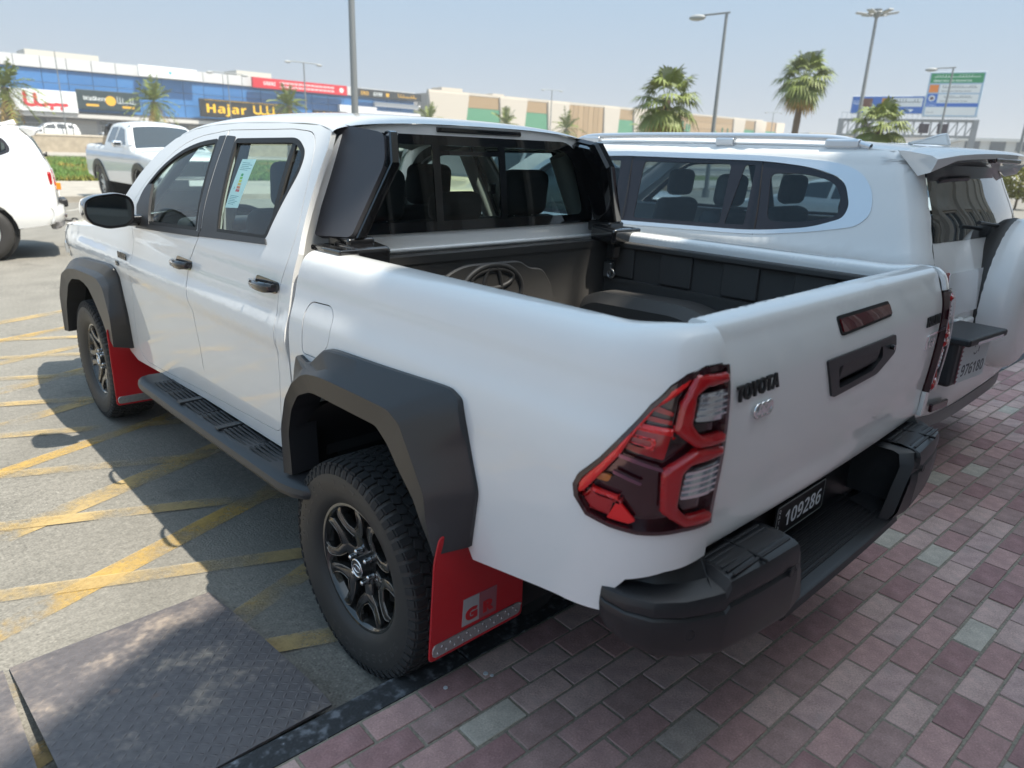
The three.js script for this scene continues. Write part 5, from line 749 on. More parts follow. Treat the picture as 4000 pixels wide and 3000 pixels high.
const pickupExtra = (mir) => [
  ['headlamp', rbox(.34, .16, .16, .04, -.68, .98, -3.93, 0, -.4), M.clearL], ['headlamp', rbox(.34, .16, .16, .04, .68, .98, -3.93, 0, .4), M.clearL], ['grille', rbox(1.0, .34, .08, .04, 0, .90, -4.06), M.gloss], ['front_bumper', rbox(1.7, .26, .2, .06, 0, .58, -4.02), M.black],
  ['licence_plate', rbox(.5, .12, .02, .004, 0, .60, -4.135), std([.7, .7, .7], .6)],
  ['door_mirror', merge([rbox(.22, .15, .12, .05, -1.03, 1.36, -2.1), rbox(.12, .04, .06, .01, -.92, 1.30, -2.1)]), mir], ['door_mirror', merge([rbox(.22, .15, .12, .05, 1.03, 1.36, -2.1), rbox(.12, .04, .06, .01, .92, 1.30, -2.1)]), mir],
  ['sport_bar', merge([extX([[-.42, 1.30], [-.50, 1.78], [-.28, 1.78], [.25, 1.30]], -.74, -.66, .02), extX([[-.42, 1.30], [-.50, 1.78], [-.28, 1.78], [.25, 1.30]], .66, .74, .02), rbox(1.4, .06, .10, .02, 0, 1.80, -.40)]), M.gloss],
  ['door_handle', rbox(.03, .035, .18, .012, -.945, 1.12, -1.45), M.white], ['door_handle', rbox(.03, .035, .18, .012, -.945, 1.12, -.75), M.white], ['tail_lamp', rbox(.12, .3, .08, .02, -.84, 1.08, 1.12), M.lampRed], ['tail_lamp', rbox(.12, .3, .08, .02, .84, 1.08, 1.12), M.lampRed]];
genCar({ ...pickupCfg, name: 'pickup_truck', label: 'white pickup with chrome mirrors and black roll bar parked at the far kerb', pos: [4.35, .15, -19.6], turn: Math.PI, scale: 1.04, cladding: true, extra: pickupExtra(M.chrome) });
{ // SUV at the left picture edge, tail towards the right, with tow hook and rear plate
  const s = buildSUV('white suv with red tail lamp cut off by the left picture edge', [-.25, 0, -11.25], 1.42, false);
  mesh('tow_hook', merge([bar([.25, .45, .86], [.25, .43, 1.02], .022), tf(new THREE.TorusGeometry(.045, .014, 10, 24), .25, .42, 1.06, 0, Math.PI / 2)]), M.black, s);
  mesh('plate_panel', merge([rbox(.5, .14, .02, .005, .1, .90, .885)]), std([.8, .8, .78], .5), s); mesh('bumper_pad', rbox(.5, .12, .1, .03, 0, .74, .93), M.black, s);
  mesh('side_lamp', merge([rbox(.10, .20, .46, .04, -.885, 1.13, .56)]), M.lampRed, s); mesh('marker_lamp', rbox(.05, .10, .06, .01, -.78, 1.02, .86), std([.8, .25, .02], .3), s);
}
genCar({ name: 'off_roader', label: 'beige boxy off-roader seen through the pickup cab windows', category: 'off-roader', pos: [5.4, 0, -9.4], turn: Math.PI - .25, paint: phy([.60, .52, .33], .4, { clearcoat: .8, clearcoatRoughness: .05 }), W: interp([[.3, .84], [.6, .90], [1.1, .92], [1.35, .88], [1.8, .80], [2, .7]]), nz: 3.0, sill: .50, wr: .40, ar: .48, wz: [0, -2.7], r: .09, crown: .03,
  top: [[-3.4, .60], [-3.48, .80], [-3.45, 1.08], [-3.35, 1.18], [-2.6, 1.24], [-2.05, 1.27], [-1.85, 1.45], [-1.65, 1.78], [-1.4, 1.86], [-.5, 1.88], [.5, 1.86], [.85, 1.80], [.92, 1.5], [.95, 1.0], [.92, .60]], windows: [[[-1.75, 1.34], [-1.55, 1.74], [-.85, 1.76], [-.82, 1.34]], [[-.72, 1.34], [-.75, 1.76], [.35, 1.74], [.25, 1.36]]], strips: [['windscreen', [-2.0, 1.32], [-1.68, 1.74]], ['rear_window', [.88, 1.72], [.93, 1.35]]],
  extra: [['headlamp', cyl(.10, .10, .06, 20, -.60, 1.0, -3.46, Math.PI / 2), M.clearL], ['headlamp', cyl(.10, .10, .06, 20, .60, 1.0, -3.46, Math.PI / 2), M.clearL], ['marker_lamp', rbox(.05, .09, .12, .02, -.88, .98, -3.25), std([.8, .22, .02], .3)], ['marker_lamp', rbox(.05, .09, .12, .02, .88, .98, -3.25), std([.8, .22, .02], .3)], ['grille', rbox(1.5, .22, .05, .03, 0, 1.0, -3.46), M.black], ['front_bumper', rbox(1.75, .24, .2, .04, 0, .66, -3.5), M.steel]] });
const suvTop = { category: 'suv', W: WS, nz: 3.2, sill: .45, wr: .38, ar: .45, wz: [0, -2.85], top: [[-3.75, .5], [-3.82, .8], [-3.76, 1.02], [-3.4, 1.13], [-2.6, 1.22], [-2.2, 1.48], [-1.8, 1.74], [-1.4, 1.82], [-.4, 1.85], [.4, 1.82], [.66, 1.72], [.82, 1.35], [.92, 1.0], [.95, .55]], windows: [[[-2.15, 1.32], [-1.75, 1.66], [-1.15, 1.73], [-1.1, 1.33]], [[-1.0, 1.33], [-1.05, 1.73], [-.25, 1.74], [-.15, 1.34]], [[-.05, 1.36], [-.12, 1.72], [.35, 1.68], [.48, 1.40]]], strips: [['windscreen', [-2.5, 1.28], [-1.9, 1.68]], ['rear_window', [.70, 1.66], [.83, 1.32]]] };
genCar({ ...suvTop, name: 'suv', label: 'white suv passing on the highway beyond the railing, before the dark shop sign', pos: [16.4, .9, -80.4], turn: 1.57 });
genCar({ ...pickupCfg, name: 'pickup_truck', label: 'white pickup on the highway beyond the railing, nearest the yellow lettered sign', pos: [23.4, .9, -80.6], turn: 1.57, extra: pickupExtra(M.white) });
genCar({ ...suvTop, name: 'suv', label: 'white suv parked far off at the right edge under the bushes', pos: [47, 0, -9.7], turn: 1.25 });
genCar({ name: 'sedan', label: 'white car with dark windows right behind the parked suv spoiler', category: 'car', pos: [13.4, 0, -3.4], turn: -.25, W: interp([[.3, .80], [.6, .88], [.9, .89], [1.05, .84], [1.45, .62], [1.6, .5]]), nz: 3.0, sill: .32, wr: .33, ar: .38, wz: [0, -2.75], r: .08, crown: .03, top: [[-3.6, .42], [-3.7, .65], [-3.45, .84], [-2.5, .98], [-2.0, 1.18], [-1.5, 1.38], [-.9, 1.45], [-.2, 1.42], [.35, 1.22], [.75, 1.08], [.95, .98], [1.0, .7], [.95, .42]], windows: [[[-2.0, 1.05], [-1.5, 1.32], [-.95, 1.38], [-.92, 1.04]], [[-.84, 1.04], [-.86, 1.38], [-.25, 1.34], [.25, 1.10]]], strips: [['windscreen', [-2.4, 1.02], [-1.6, 1.35]], ['rear_window', [-.1, 1.38], [.6, 1.12]]] });
genCar({ ...suvTop, name: 'suv', label: 'silver suv parked between the pickup and the beige off-roader', paint: phy([.55, .56, .57], .35, { metalness: .3, clearcoat: 1 }), pos: [8.6, 0, -9.2], turn: Math.PI - .1 });
// ---------------------------------------------------------------- street, verges, wall, buildings, trees, lamps, signs
const slab = (name, x0, x1, z0, z1, y, mat, label) => struct(name, uvBox(box(x1 - x0, Math.max(.02, y + .05), z0 - z1, (x0 + x1) / 2, (y - .05) / 2, (z0 + z1) / 2)), mat, label);
const pale = std([.46, .42, .36], .9, { map: (() => { const t = dtex(256, (u, v) => { const k = .86 + .25 * tileN(u, v, 8, 4, 91); return [k, k, k]; }); t.repeat.set(.25, .25); return t; })() });
slab('far_pavement', -60, 160, -20.6, -28.2, .15, pale, 'pale concrete pavement along the far side of the car park');
slab('far_kerb', -60, 160, -38.2, -41.4, .14, pale); slab('median_kerb', -60, 160, -65.5, -78, .14, pale);
struct('service_road', flat([[-60, -58], [160, -58], [160, -65.5], [-60, -65.5]], .006), std([.10, .10, .105], .9), 'dark service road below the wall');
{ const soil = std([.10, .12, .035], .95); slab('verge', -60, 60, -28.25, -38.15, .10, soil); slab('verge', -60, 60, -41.45, -57.9, .10, soil);
  const blade = new THREE.BufferGeometry(); const P = []; for (let i = 0; i < 6; i++) { const a = i * 1.05, l = .06 + .02 * (i % 3), bx = .06 * Math.cos(a * 2), bz = .06 * Math.sin(a * 2), c = Math.cos(a), s = Math.sin(a); P.push(bx - s * .012, 0, bz + c * .012, bx + s * .012, 0, bz - c * .012, bx + c * l, .12 + .05 * (i % 2), bz + s * l); } blade.setAttribute('position', new THREE.Float32BufferAttribute(P, 3)); blade.computeVertexNormals();
  const gm = std([.11, .20, .035], .8, { side: THREE.DoubleSide }), n = 26000, im = new THREE.InstancedMesh(blade, gm, n); im.name = 'grass'; im.userData = { kind: 'stuff', label: 'green grass on the verges beyond the car park' }; im.castShadow = im.receiveShadow = true; scene.add(im);
  for (let i = 0; i < n; i++) { const near = i < n * .55; const z = near ? rr(-28.4, -38) : rr(-41.6, -57.8), x = near ? rr(-4, 22) : rr(-2, 34); const br = sstep(.05, .3, fbm(x * .35, z * .6, 5)); im.setMatrixAt(i, M4.compose(V3(x, .09, z), Q.setFromEuler(E3.set(0, rr(0, 6.28), 0)), V3(2.2, rr(.9, 1.9), 2.2))); im.setColorAt(i, lin(1 + br * 1.9 + rr(-.15, .15), 1 + br * .1 + rr(-.12, .12), 1 + rr(-.2, .2))); } }
{ // boundary wall with post-and-rail fence
  const w = thing('boundary_wall', 'long low beige concrete wall with a metal railing beyond the grass verge', 'wall', [50, 0, -78.2]);
  mesh('wall', uvBox(box(230, 1.62, .4, 0, .81, 0)), std([.52, .44, .33], .9, { map: pale.map }), w); mesh('coping', box(230, .14, .5, 0, 1.69, 0), std([.60, .54, .45], .9), w);
  const pg = new THREE.BoxGeometry(.08, .95, .08); for (let i = 0; i < 60; i++) { const m = mesh('post', pg, M.steel, w); m.position.set(-60 + i * 2.4, 2.23, 0); }
  for (const y of [2.1, 2.4, 2.66]) mesh('rail', box(144, .05, .05, 10.8, y, .0), M.steel, w);
  const bars = []; for (let i = 0; i < 480; i++) bars.push(box(.02, .6, .02, -60 + i * .3, 2.35, .03)); mesh('railing_bars', merge(bars), M.steel, w).userData.kind = 'stuff';
}
struct('highway_deck', uvBox(box(260, .9, 34, 50, .45, -95.6)), M.asphalt, 'raised highway behind the wall');
const plainSign = (name, label, w, h, x, y, z, ry, draw, col, W2 = 1024) => { const s = thing(name, label, 'sign', [x, y, z], ry); mesh('sign_box', rbox(w, h, .35, .05), std(col, .5), s); const g = new THREE.PlaneGeometry(w * .985, h * .95); g.translate(0, 0, .18); mesh('sign_print', g, std([1, 1, 1], .55, { map: canvasTex(W2, Math.max(32, Math.round(W2 * h / w)), draw) }), s); return s; };
const scribble = (c, x, y, w, h, n, lw, seedv) => { c.lineWidth = lw; c.lineCap = 'round'; c.lineJoin = 'round'; for (let i = 0; i < n; i++) { const x0 = x + w - (i + 1) * w / n, a = Math.abs(Math.sin(seedv + i * 2.7)); c.beginPath(); c.moveTo(x0 + w / n, y + h * .75); c.quadraticCurveTo(x0 + w / n * .5, y + h * (.75 + .25 * a), x0, y + h * .72); if (a > .45) c.lineTo(x0, y + h * (.05 + .3 * (1 - a))); c.stroke(); if (a < .6) { c.beginPath(); c.arc(x0 + w / n * .5, y + h * (a < .3 ? 1.0 : .35), lw * .55, 0, 7); c.fill(); } } };
{ // blue-glass retail block
  const b = thing('retail_building', 'long blue-glass retail building with grey ribbed parapet and shop signs', 'building', [30, 0, -114]);
  const H = 11.5, L0 = -62, L1 = 53; // local x range
  mesh('core', merge([box(L1 - L0, H - .4, 20, (L0 + L1) / 2, (H - .4) / 2, -10.6)]), std([.25, .25, .26], .8), b);
  const blues = [[.045, .17, .40], [.050, .18, .42], [.042, .16, .385], [.052, .185, .43]].map(c => std(c, .38)), pw = 3.0, ph = 1.72; const pgeo = new RoundedBoxGeometry(pw - .06, ph - .06, .12, 1, .02);
  for (let i = 0; i < 38; i++) for (let j = 0; j < 3; j++) { const m = mesh('glass_pane', pgeo, blues[(i * 7 + j * 3 + (i * j) % 5) % 4], b); m.position.set(L0 + pw * (i + .5), 4.75 + ph * (j + .5), -.45); }
  const rg = new THREE.BoxGeometry(2.92, 1.42, .5), rmat = std([.60, .60, .60], .6, { metalness: .2 }); for (let i = 0; i < 38; i++) { const m = mesh('parapet_panel', rg, rmat, b); m.position.set(L0 + 3 * (i + .5), 10.68, -.35); }
  const sg = new THREE.BoxGeometry(5.5, 2.6, .2), sm2 = phy([.10, .11, .11], .15), sm3 = std([.34, .32, .29], .8); for (let i = 0; i < 19; i++) { const m = mesh('shopfront', sg, i % 3 ? sm2 : sm3, b); m.position.set(L0 + 6 * (i + .5), 2.35, -.5); }
  mesh('canopy', merge([box(L1 - L0, .5, 1.4, (L0 + L1) / 2, 4.2, .0)]), std([.55, .53, .5], .8), b);
  mesh('plant_room', merge([box(14, 1.4, 6, -30, 12.2, -8), box(9, 1.1, 5, -4, 12.0, -8), box(6, 1.2, 5, 24, 12.1, -9)]), std([.55, .52, .46], .9), b);
  mesh('white_bays', merge([0, 1, 2].map(i => box(10, .7, .5, 48, 5.9 + i * 1.5, .1)).concat([box(7.5, 3.4, .6, 39.5, 6.6, .15)])), std([.66, .66, .66], .7), b);
}
const ZS = -113.2;
plainSign('shop_sign', 'white shop sign with red Arabic-style lettering on the blue building', 8.6, 2.7, 21.1, 5.85, ZS, 0, (c, w, h) => { c.fillStyle = '#d9dcdc'; c.fillRect(0, 0, w, h); c.fillStyle = c.strokeStyle = '#c8202c'; scribble(c, w * .30, h * .1, w * .55, h * .75, 4, h * .16, 3.3); }, [.7, .7, .7]);
plainSign('shop_sign', 'dark green shop sign with white script and a yellow disc', 7.9, 2.5, 29.4, 6.35, ZS, 0, (c, w, h) => { c.fillStyle = '#1f3336'; c.fillRect(0, 0, w, h); c.fillStyle = c.strokeStyle = '#dfe3e2'; c.font = 'italic bold 92px serif'; c.textBaseline = 'middle'; c.fillText('Walkers', w * .07, h * .42); scribble(c, w * .63, h * .22, w * .3, h * .45, 7, 9, 1.2); c.fillStyle = '#e0aa2a'; c.beginPath(); c.arc(w * .52, h * .5, h * .27, 0, 7); c.fill(); c.fillRect(w * .12, h * .72, w * .2, h * .12); c.fillRect(w * .7, h * .74, w * .2, h * .12); }, [.02, .04, .04]);
plainSign('shop_sign', 'black sign with big yellow Hajar lettering', 13.6, 2.6, 48.4, 6.3, ZS + .3, 0, (c, w, h) => { c.fillStyle = '#1c1d1e'; c.fillRect(0, 0, w, h); c.fillStyle = '#f2bd12'; c.font = 'bold 150px sans-serif'; c.textBaseline = 'middle'; c.save(); c.translate(w * .05, h * .52); c.scale(1.25, .92); c.fillText('Hajar', 0, 0); c.restore(); c.fillRect(w * .05, h * .03, w * .9, 3); c.strokeStyle = c.fillStyle; scribble(c, w * .62, h * .15, w * .32, h * .6, 4, 20, 2.2); }, [.02, .02, .02]);
plainSign('shop_sign', 'black sign with yellow Arabic-style strokes near the tall lamp post', 6.4, 1.8, 63.5, 6.2, ZS + .3, 0, (c, w, h) => { c.fillStyle = '#1c1d1e'; c.fillRect(0, 0, w, h); c.fillStyle = c.strokeStyle = '#f2bd12'; scribble(c, w * .1, h * .1, w * .8, h * .75, 4, 34, 5.1); }, [.02, .02, .02]);
plainSign('roof_sign', 'white bank sign on the parapet of the blue building', 8.1, 1.5, 37.7, 10.7, ZS, 0, (c, w, h) => { c.fillStyle = '#dfe2e2'; c.fillRect(0, 0, w, h); c.fillStyle = '#6d7d82'; c.font = '56px sans-serif'; c.textBaseline = 'middle'; c.fillText('ALRAYAN BANK', w * .03, h * .5); c.fillStyle = '#35a9b5'; c.beginPath(); c.arc(w * .53, h * .5, 26, 0, 7); c.fill(); c.strokeStyle = c.fillStyle = '#6d7d82'; scribble(c, w * .62, h * .25, w * .34, h * .45, 9, 7, .7); }, [.7, .7, .7]);
plainSign('roof_sign', 'long red parapet sign with white lettering', 16.9, 1.55, 58.6, 10.55, ZS, 0, (c, w, h) => { c.fillStyle = '#c3222f'; c.fillRect(0, 0, w, h); c.fillStyle = '#ecd9d9'; c.font = 'bold 48px sans-serif'; c.textBaseline = 'middle'; c.fillText('UMAI', w * .10, h * .5); c.font = 'bold 24px sans-serif'; for (const y of [.32, .70]) for (let i = 0; i < 40; i++) c.fillRect(w * .27 + i * w * .0148, h * (y - .1), w * (.006 + .005 * ((i * 7) % 3) / 2), h * .2); c.beginPath(); c.arc(w * .94, h * .5, 26, 0, 7); c.fill(); }, [.35, .02, .03]);
plainSign('roof_sign', 'dark parapet sign reading GYM beside the lamp post', 13.6, 1.35, 76.0, 10.5, ZS, 0, (c, w, h) => { c.fillStyle = '#2a2e30'; c.fillRect(0, 0, w, h); c.font = 'bold 66px sans-serif'; c.textBaseline = 'middle'; c.fillStyle = '#d9a52c'; c.fillText('ERO', w * .03, h * .52); c.fillStyle = '#d8dcdc'; c.fillText('GYM', w * .22, h * .52); c.fillStyle = c.strokeStyle = '#d9a52c'; scribble(c, w * .62, h * .2, w * .3, h * .5, 7, 9, 4.2); c.fillRect(w * .42, h * .3, w * .05, h * .45); }, [.03, .03, .03]);
{ // mall: pale lattice piers, tan boards, green panels
  const C = [87, -116.5], D = [196, -104.5], len = Math.hypot(D[0] - C[0], D[1] - C[1]), ry = -Math.atan2(D[1] - C[1], D[0] - C[0]);
  const m = thing('shopping_mall', 'beige shopping mall with tan boards and green panels behind the palms', 'building', [C[0], 0, C[1]], ry);
  const H = 12.2; mesh('core', box(len, H - .3, 30, len / 2, (H - .3) / 2, -15.4), std([.45, .40, .34], .9), m);
  const cream = std([.52, .47, .40], .9), tan = std([.33, .225, .12], .85), tan2 = std([.37, .255, .14], .85), green = std([.075, .25, .14], .7), pier = (x, w0, w1) => mesh('lattice_pier', tf(ext([[-w0 / 2, 0], [w0 / 2, 0], [w1 / 2, H], [-w1 / 2, H]], .9, .05), x, 0, -.4), cream, m);
  let x = 0; const seq = [['pier', 9], ['bay', 8], ['pier', 7], ['bay', 6], ['pier', 6], ['boards', 11], ['pier', 5], ['bay', 5], ['pier', 6], ['sign', 33], ['pier', 5], ['bay', 5], ['pier', 5], ['bay', 5], ['pier', 4]];
  for (const [k, w] of seq) { const cx = x + w / 2;
    if (k === 'pier') pier(cx, w * .72, w * 1.05);
    if (k === 'bay') { mesh('tan_board', tf(new THREE.BoxGeometry(w * 1.1, H * .20, .5), cx, H * .90, -.15), tan, m); mesh('green_panel', tf(new THREE.BoxGeometry(w * 1.15, H * .30, .5), cx, H * .645, -.12), green, m); mesh('tan_board', tf(new THREE.BoxGeometry(w * 1.15, H * .48, .5), cx, H * .245, -.15), tan, m); }
    if (k === 'boards') for (let i = 0; i < 7; i++) mesh('tan_board', tf(new THREE.BoxGeometry(w / 7 - .1, H - .4, .5), x + w / 7 * (i + .5), H / 2, -.1), i % 2 ? tan : tan2, m);
    if (k === 'sign') { for (let i = 0; i < 8; i++) mesh('tan_board', tf(new THREE.BoxGeometry(w - .2, H / 8 - .05, .5), cx, H / 8 * (i + .5), -.1), i % 2 ? tan : tan2, m);
      mesh('sign_letters', tf(text('LuLu', 2.4, .2, .03), cx - 5, 9.3, .2), green, m); mesh('sign_letters', tf(text('HYPERMARKET', 1.45, .2, .03), cx - 5, 6.9, .2), green, m); mesh('sign_letters', tf(merge([tube([[0, 0, 0], [1, -.5, 0], [2, 0, 0], [2.1, 1.8, 0]], .22, 20, 6), tube([[2.6, 0, 0], [3.6, -.6, 0], [4.4, .1, 0], [4.4, 1.7, 0]], .22, 20, 6), tube([[-1.6, .2, 0], [-.8, .7, 0], [-.4, 0, 0], [-1.5, -.5, 0]], .22, 20, 6)]), cx + 10, 7.9, .2), green, m); }
    x += w; }
  mesh('parapet', merge([box(len, .5, .7, len / 2, H + .1, -.2), box(5, 1.2, 4, 8, H + .7, -6), box(3, .9, 3, 20, H + .6, -6)]), cream, m);
}
{ // low far blocks to the right
  const mk = (label, x, z, w, h, d, col, ry) => { const b = thing('far_building', label, 'building', [x, 0, z], ry); mesh('wall', box(w, h, d, 0, h / 2, 0), std(col, .9), b); mesh('roof_edge', box(w + .6, .5, d + .6, 0, h + .1, 0), std(col.map(v => v * 1.15), .9), b); const n = Math.round(w / 4), wg = new THREE.BoxGeometry(2.2, 1.6, .2), wm = std([.10, .11, .12], .3); for (let i = 0; i < n; i++) for (let j = 0; j < Math.max(1, Math.round(h / 4) - 0); j++) { const q = mesh('window', wg, wm, b); q.position.set(-w / 2 + (i + .5) * w / n, 2 + j * 3.4, d / 2 + .05); } return b; };
  mk('low pale warehouse with a red-brown fascia right of the mall', 208, -92, 30, 8.6, 20, [.50, .42, .36], -.9); mk('hazy cream block on the skyline past the single palm', 300, -120, 46, 12, 30, [.55, .50, .44], -.8); mk('hazy beige block on the skyline left of the sign gantry', 330, -90, 40, 10, 30, [.55, .50, .43], -1.0); mk('pale low building under the gantry', 150, -30, 22, 6.2, 14, [.60, .58, .54], -1.2); mk('cream building with blue fascia beside the gantry leg', 135, -19, 9, 5.4, 12, [.50, .46, .40], -1.3); mk('grey hoarding at the right skyline', 120, -9, 10, 4.6, 4, [.50, .51, .52], -1.35); mk('pale distant terrace at the far right', 170, -14, 40, 5, 20, [.58, .54, .48], -1.4);
}
// ---- palms: fan-leaved crowns with a skirt of dry fronds
function palm(name, label, x, y, z, h, R, nF, dateLike = false, skirt = .4, group) {
  const t = thing(name, label, 'palm', [x, y, z], rr(0, 6), group), lean = rr(-.25, .25) * .4;
  const tr = Array.from({ length: 12 }, (_, i) => { const k = i / 11; return Array.from({ length: 10 }, (_, j) => { const a = j / 10 * 6.283, r = (.20 - .06 * k) * (1 + .10 * (i % 2)) * (1 + .5 * Math.pow(1 - k, 6)) * Math.max(.6, R / 1.6); return [lean * k * k * 2 + r * Math.cos(a), h * k, r * Math.sin(a)]; }); });
  mesh('trunk', loft(tr.map(r => r.slice().reverse()), true, .4), std([.17, .125, .085], .95), t);
  const P = [[], []], N = [[], []]; const top = V3(lean * 2, h, 0);
  const tri = (k, a, b, c) => { const n = b.clone().sub(a).cross(c.clone().sub(a)).normalize(); for (const q of [a, b, c]) { P[k].push(q.x, q.y, q.z); N[k].push(n.x, n.y, n.z); } };
  for (let i = 0; i < nF; i++) {
    const dry = i > nF * (1 - skirt), az = i * 2.39996 + rr(-.3, .3), e = dry ? rr(-1.45, -.75) : 1.35 - 2.0 * (i / (nF * (1 - skirt))) + rr(-.15, .15), l = R * rr(.8, 1.1) * (dry ? .9 : 1), k = dry && rnd() < .75 ? 1 : 0;
    const dir = V3(Math.cos(az) * Math.cos(e), Math.sin(e), Math.sin(az) * Math.cos(e)), side = V3(-Math.sin(az), 0, Math.cos(az)); const droop = dateLike ? .55 : .35;
    const pt = s => top.clone().addScaledVector(dir, l * s).add(V3(0, -droop * l * s * s * Math.max(.2, Math.cos(e)), 0));
    const w = .016 * R; tri(k, pt(0).addScaledVector(side, w), pt(0).addScaledVector(side, -w), pt(.6));
    if (dateLike) { const m = 15; for (let j = 2; j < m; j++) for (const sg of [-1, 1]) { const s = j / m, a = pt(s), ll = l * .26 * Math.sin(Math.PI * (.15 + .8 * s)); const b = a.clone().addScaledVector(side, sg * ll * .8).addScaledVector(dir, ll * .65).add(V3(0, rr(-.1, .05) * l - ll * .15, 0)); const d2 = dir.clone().multiplyScalar(.022 * R + .012); tri(k, a.clone().add(d2), a.clone().sub(d2), b); } }
    else { const hub = pt(.52), fwd = pt(.62).sub(hub).normalize(), up = side.clone().cross(fwd).normalize(), m = 17; for (let j = 0; j < m; j++) { const a = (j / (m - 1) - .5) * 3.5, ll = l * .60 * (1 - .25 * Math.abs(a) / 1.75) * rr(.85, 1.08); const d = fwd.clone().multiplyScalar(Math.cos(a)).addScaledVector(side, Math.sin(a)).addScaledVector(up, -.10 - .1 * Math.abs(a)).normalize(); const mid = hub.clone().addScaledVector(d, ll * .6), tip = hub.clone().addScaledVector(d, ll).add(V3(0, -ll * rr(.18, .42), 0)), pw = d.clone().cross(up).normalize().multiplyScalar(ll * .060); tri(k, hub, mid.clone().add(pw), mid.clone().sub(pw)); tri(k, mid.clone().add(pw), tip, mid.clone().sub(pw)); } }
  }
  [std([.155, .19, .035], .6, { side: THREE.DoubleSide }), std([.46, .30, .10], .85, { side: THREE.DoubleSide })].forEach((m, k) => { if (!P[k].length) return; const g = new THREE.BufferGeometry(); g.setAttribute('position', new THREE.Float32BufferAttribute(P[k], 3)); g.setAttribute('normal', new THREE.Float32BufferAttribute(N[k], 3)); mesh(k ? 'dry_fronds' : 'crown', g, m, t); });
  return t;
}
palm('fan_palm', 'broad fan palm with dry fronds left of the bent-arm lamp post', 24.2, 0, -16.5, 3.95, 1.6, 66, false, .55);
palm('fan_palm', 'tall slim fan palm standing alone against the sky', 38.4, 0, -17.9, 6.1, 1.75, 64, false, .35);
palm('fan_palm', 'fan palm in front of the blue road sign', 30.8, 0, -10.4, 3.25, 1.35, 50, false, .3);
palm('date_palm', 'date palm at the left picture edge', 9.6, 0, -67, 5.0, 3.0, 40, true, .2); palm('date_palm', 'date palm between the dark green and the white shop sign', 21.9, 0, -72, 4.9, 2.6, 40, true, .2); palm('date_palm', 'date palm beside the double-arm lamp right of the yellow lettering', 35.3, 0, -72, 5.4, 2.7, 40, true, .2);
palm('date_palm', 'small palm before the striped white building end', 55, 0, -74, 5.0, 2.8, 30, true, .2); palm('date_palm', 'palm before the first green mall panel', 63.5, 0, -69, 5.0, 3.0, 30, true, .2); palm('date_palm', 'palm before the mall boards under the small double lamp', 72, 0, -66, 4.8, 3.0, 30, true, .2); palm('date_palm', 'palm before the green mall lettering', 84, 0, -62, 5.2, 3.0, 30, true, .2);
function bush(label, x, y, z, rx, ry, n, col) { const b = thing('shrub', label, 'shrub', [x, y, z]); const P = [], N = []; for (let i = 0; i < n; i++) { const u = rr(-1, 1), a = rr(0, 6.283), q = Math.cbrt(rr(.2, 1)), s = Math.sqrt(1 - u * u), k = .7 + .5 * fbm(Math.cos(a) * 1.6, u * 1.6, Math.sin(a) * 1.6 + x); const c = V3(rx * q * s * Math.cos(a) * k, ry * (1 + q * u * k), rx * q * s * Math.sin(a) * k), l = rr(.06, .14) * ry * .8; const d = V3(rr(-1, 1), rr(-.3, 1), rr(-1, 1)).normalize(), e = d.clone().cross(V3(rr(-1, 1), rr(-1, 1), rr(-1, 1))).normalize(); const A = c.clone().addScaledVector(e, -l * .5), B = c.clone().addScaledVector(e, l * .5), T = c.clone().addScaledVector(d, l * 1.4), nn = B.clone().sub(A).cross(T.clone().sub(A)).normalize(); for (const v of [A, B, T]) { P.push(v.x, v.y, v.z); N.push(nn.x, nn.y, nn.z); } } const g = new THREE.BufferGeometry(); g.setAttribute('position', new THREE.Float32BufferAttribute(P, 3)); g.setAttribute('normal', new THREE.Float32BufferAttribute(N, 3)); mesh('foliage', g, std(col, .8, { side: THREE.DoubleSide }), b); mesh('stem', merge([bar([0, 0, 0], [.1 * rx, ry, 0], .05), bar([0, 0, 0], [-.3 * rx, ry * .9, .1], .04)]), std([.12, .09, .06], .9), b); return b; }
bush('yellow-green shrub at the right picture edge behind the suv', 37.5, 0, -6.4, 1.5, 1.25, 2600, [.20, .20, .035]); bush('small green shrub under the gantry right of the roof fin', 44, 0, -9.6, 1.3, 1.25, 1500, [.14, .19, .04]); bush('brown dry hedge below the date palm on the verge', 23, .9, -79.5, 4, 1.2, 2200, [.22, .15, .09]); bush('brown dry hedge below the blue building', 31, .9, -80.5, 3.5, 1.1, 1800, [.24, .17, .10]);
// ---- street lamps
const pole = std([.26, .27, .27], .5, { metalness: .6 });
function lamp(label, x, z, h, kind, r = .09, ry = 0, y0 = 0) { const t = thing('street_lamp', label, 'street lamp', [x, y0, z], ry); mesh('pole', merge([bar([0, 0, 0], [0, h, 0], r * 1.25, r * .75, 14), cyl(r * 1.9, r * 2.0, .4, 14, 0, .2, 0)]), pole, t);
  const head = (dx, n = 'lamp_head') => mesh(n, tf(sph(.26, 0, 0, 0, 1.5, .5, .75, 14), dx, h - .10, 0), std([.33, .34, .34], .5), t);
  if (kind === 1) { mesh('arm', merge([bar([.15, h + .02, 0], [-1.1, h - .02, 0], .04)]), pole, t); head(-1.3); }
  if (kind === 2) { mesh('arm', merge([bar([-1.7, h, 0], [1.7, h, 0], .05)]), pole, t); head(-1.9); head(1.9); }
  if (kind === 3) { for (let i = 0; i < 6; i++) { const a = i / 6 * 6.283; mesh('lamp_head', tf(rbox(.75, .12, .42, .05), 1.0 * Math.cos(a), h, 1.0 * Math.sin(a), 0, -a, .15), std([.33, .34, .34], .5), t); } mesh('crown_ring', merge([tf(new THREE.TorusGeometry(.55, .06, 8, 24), 0, h, 0, Math.PI / 2), cyl(.3, .2, .5, 12, 0, h, 0)]), pole, t); }
  return t; }
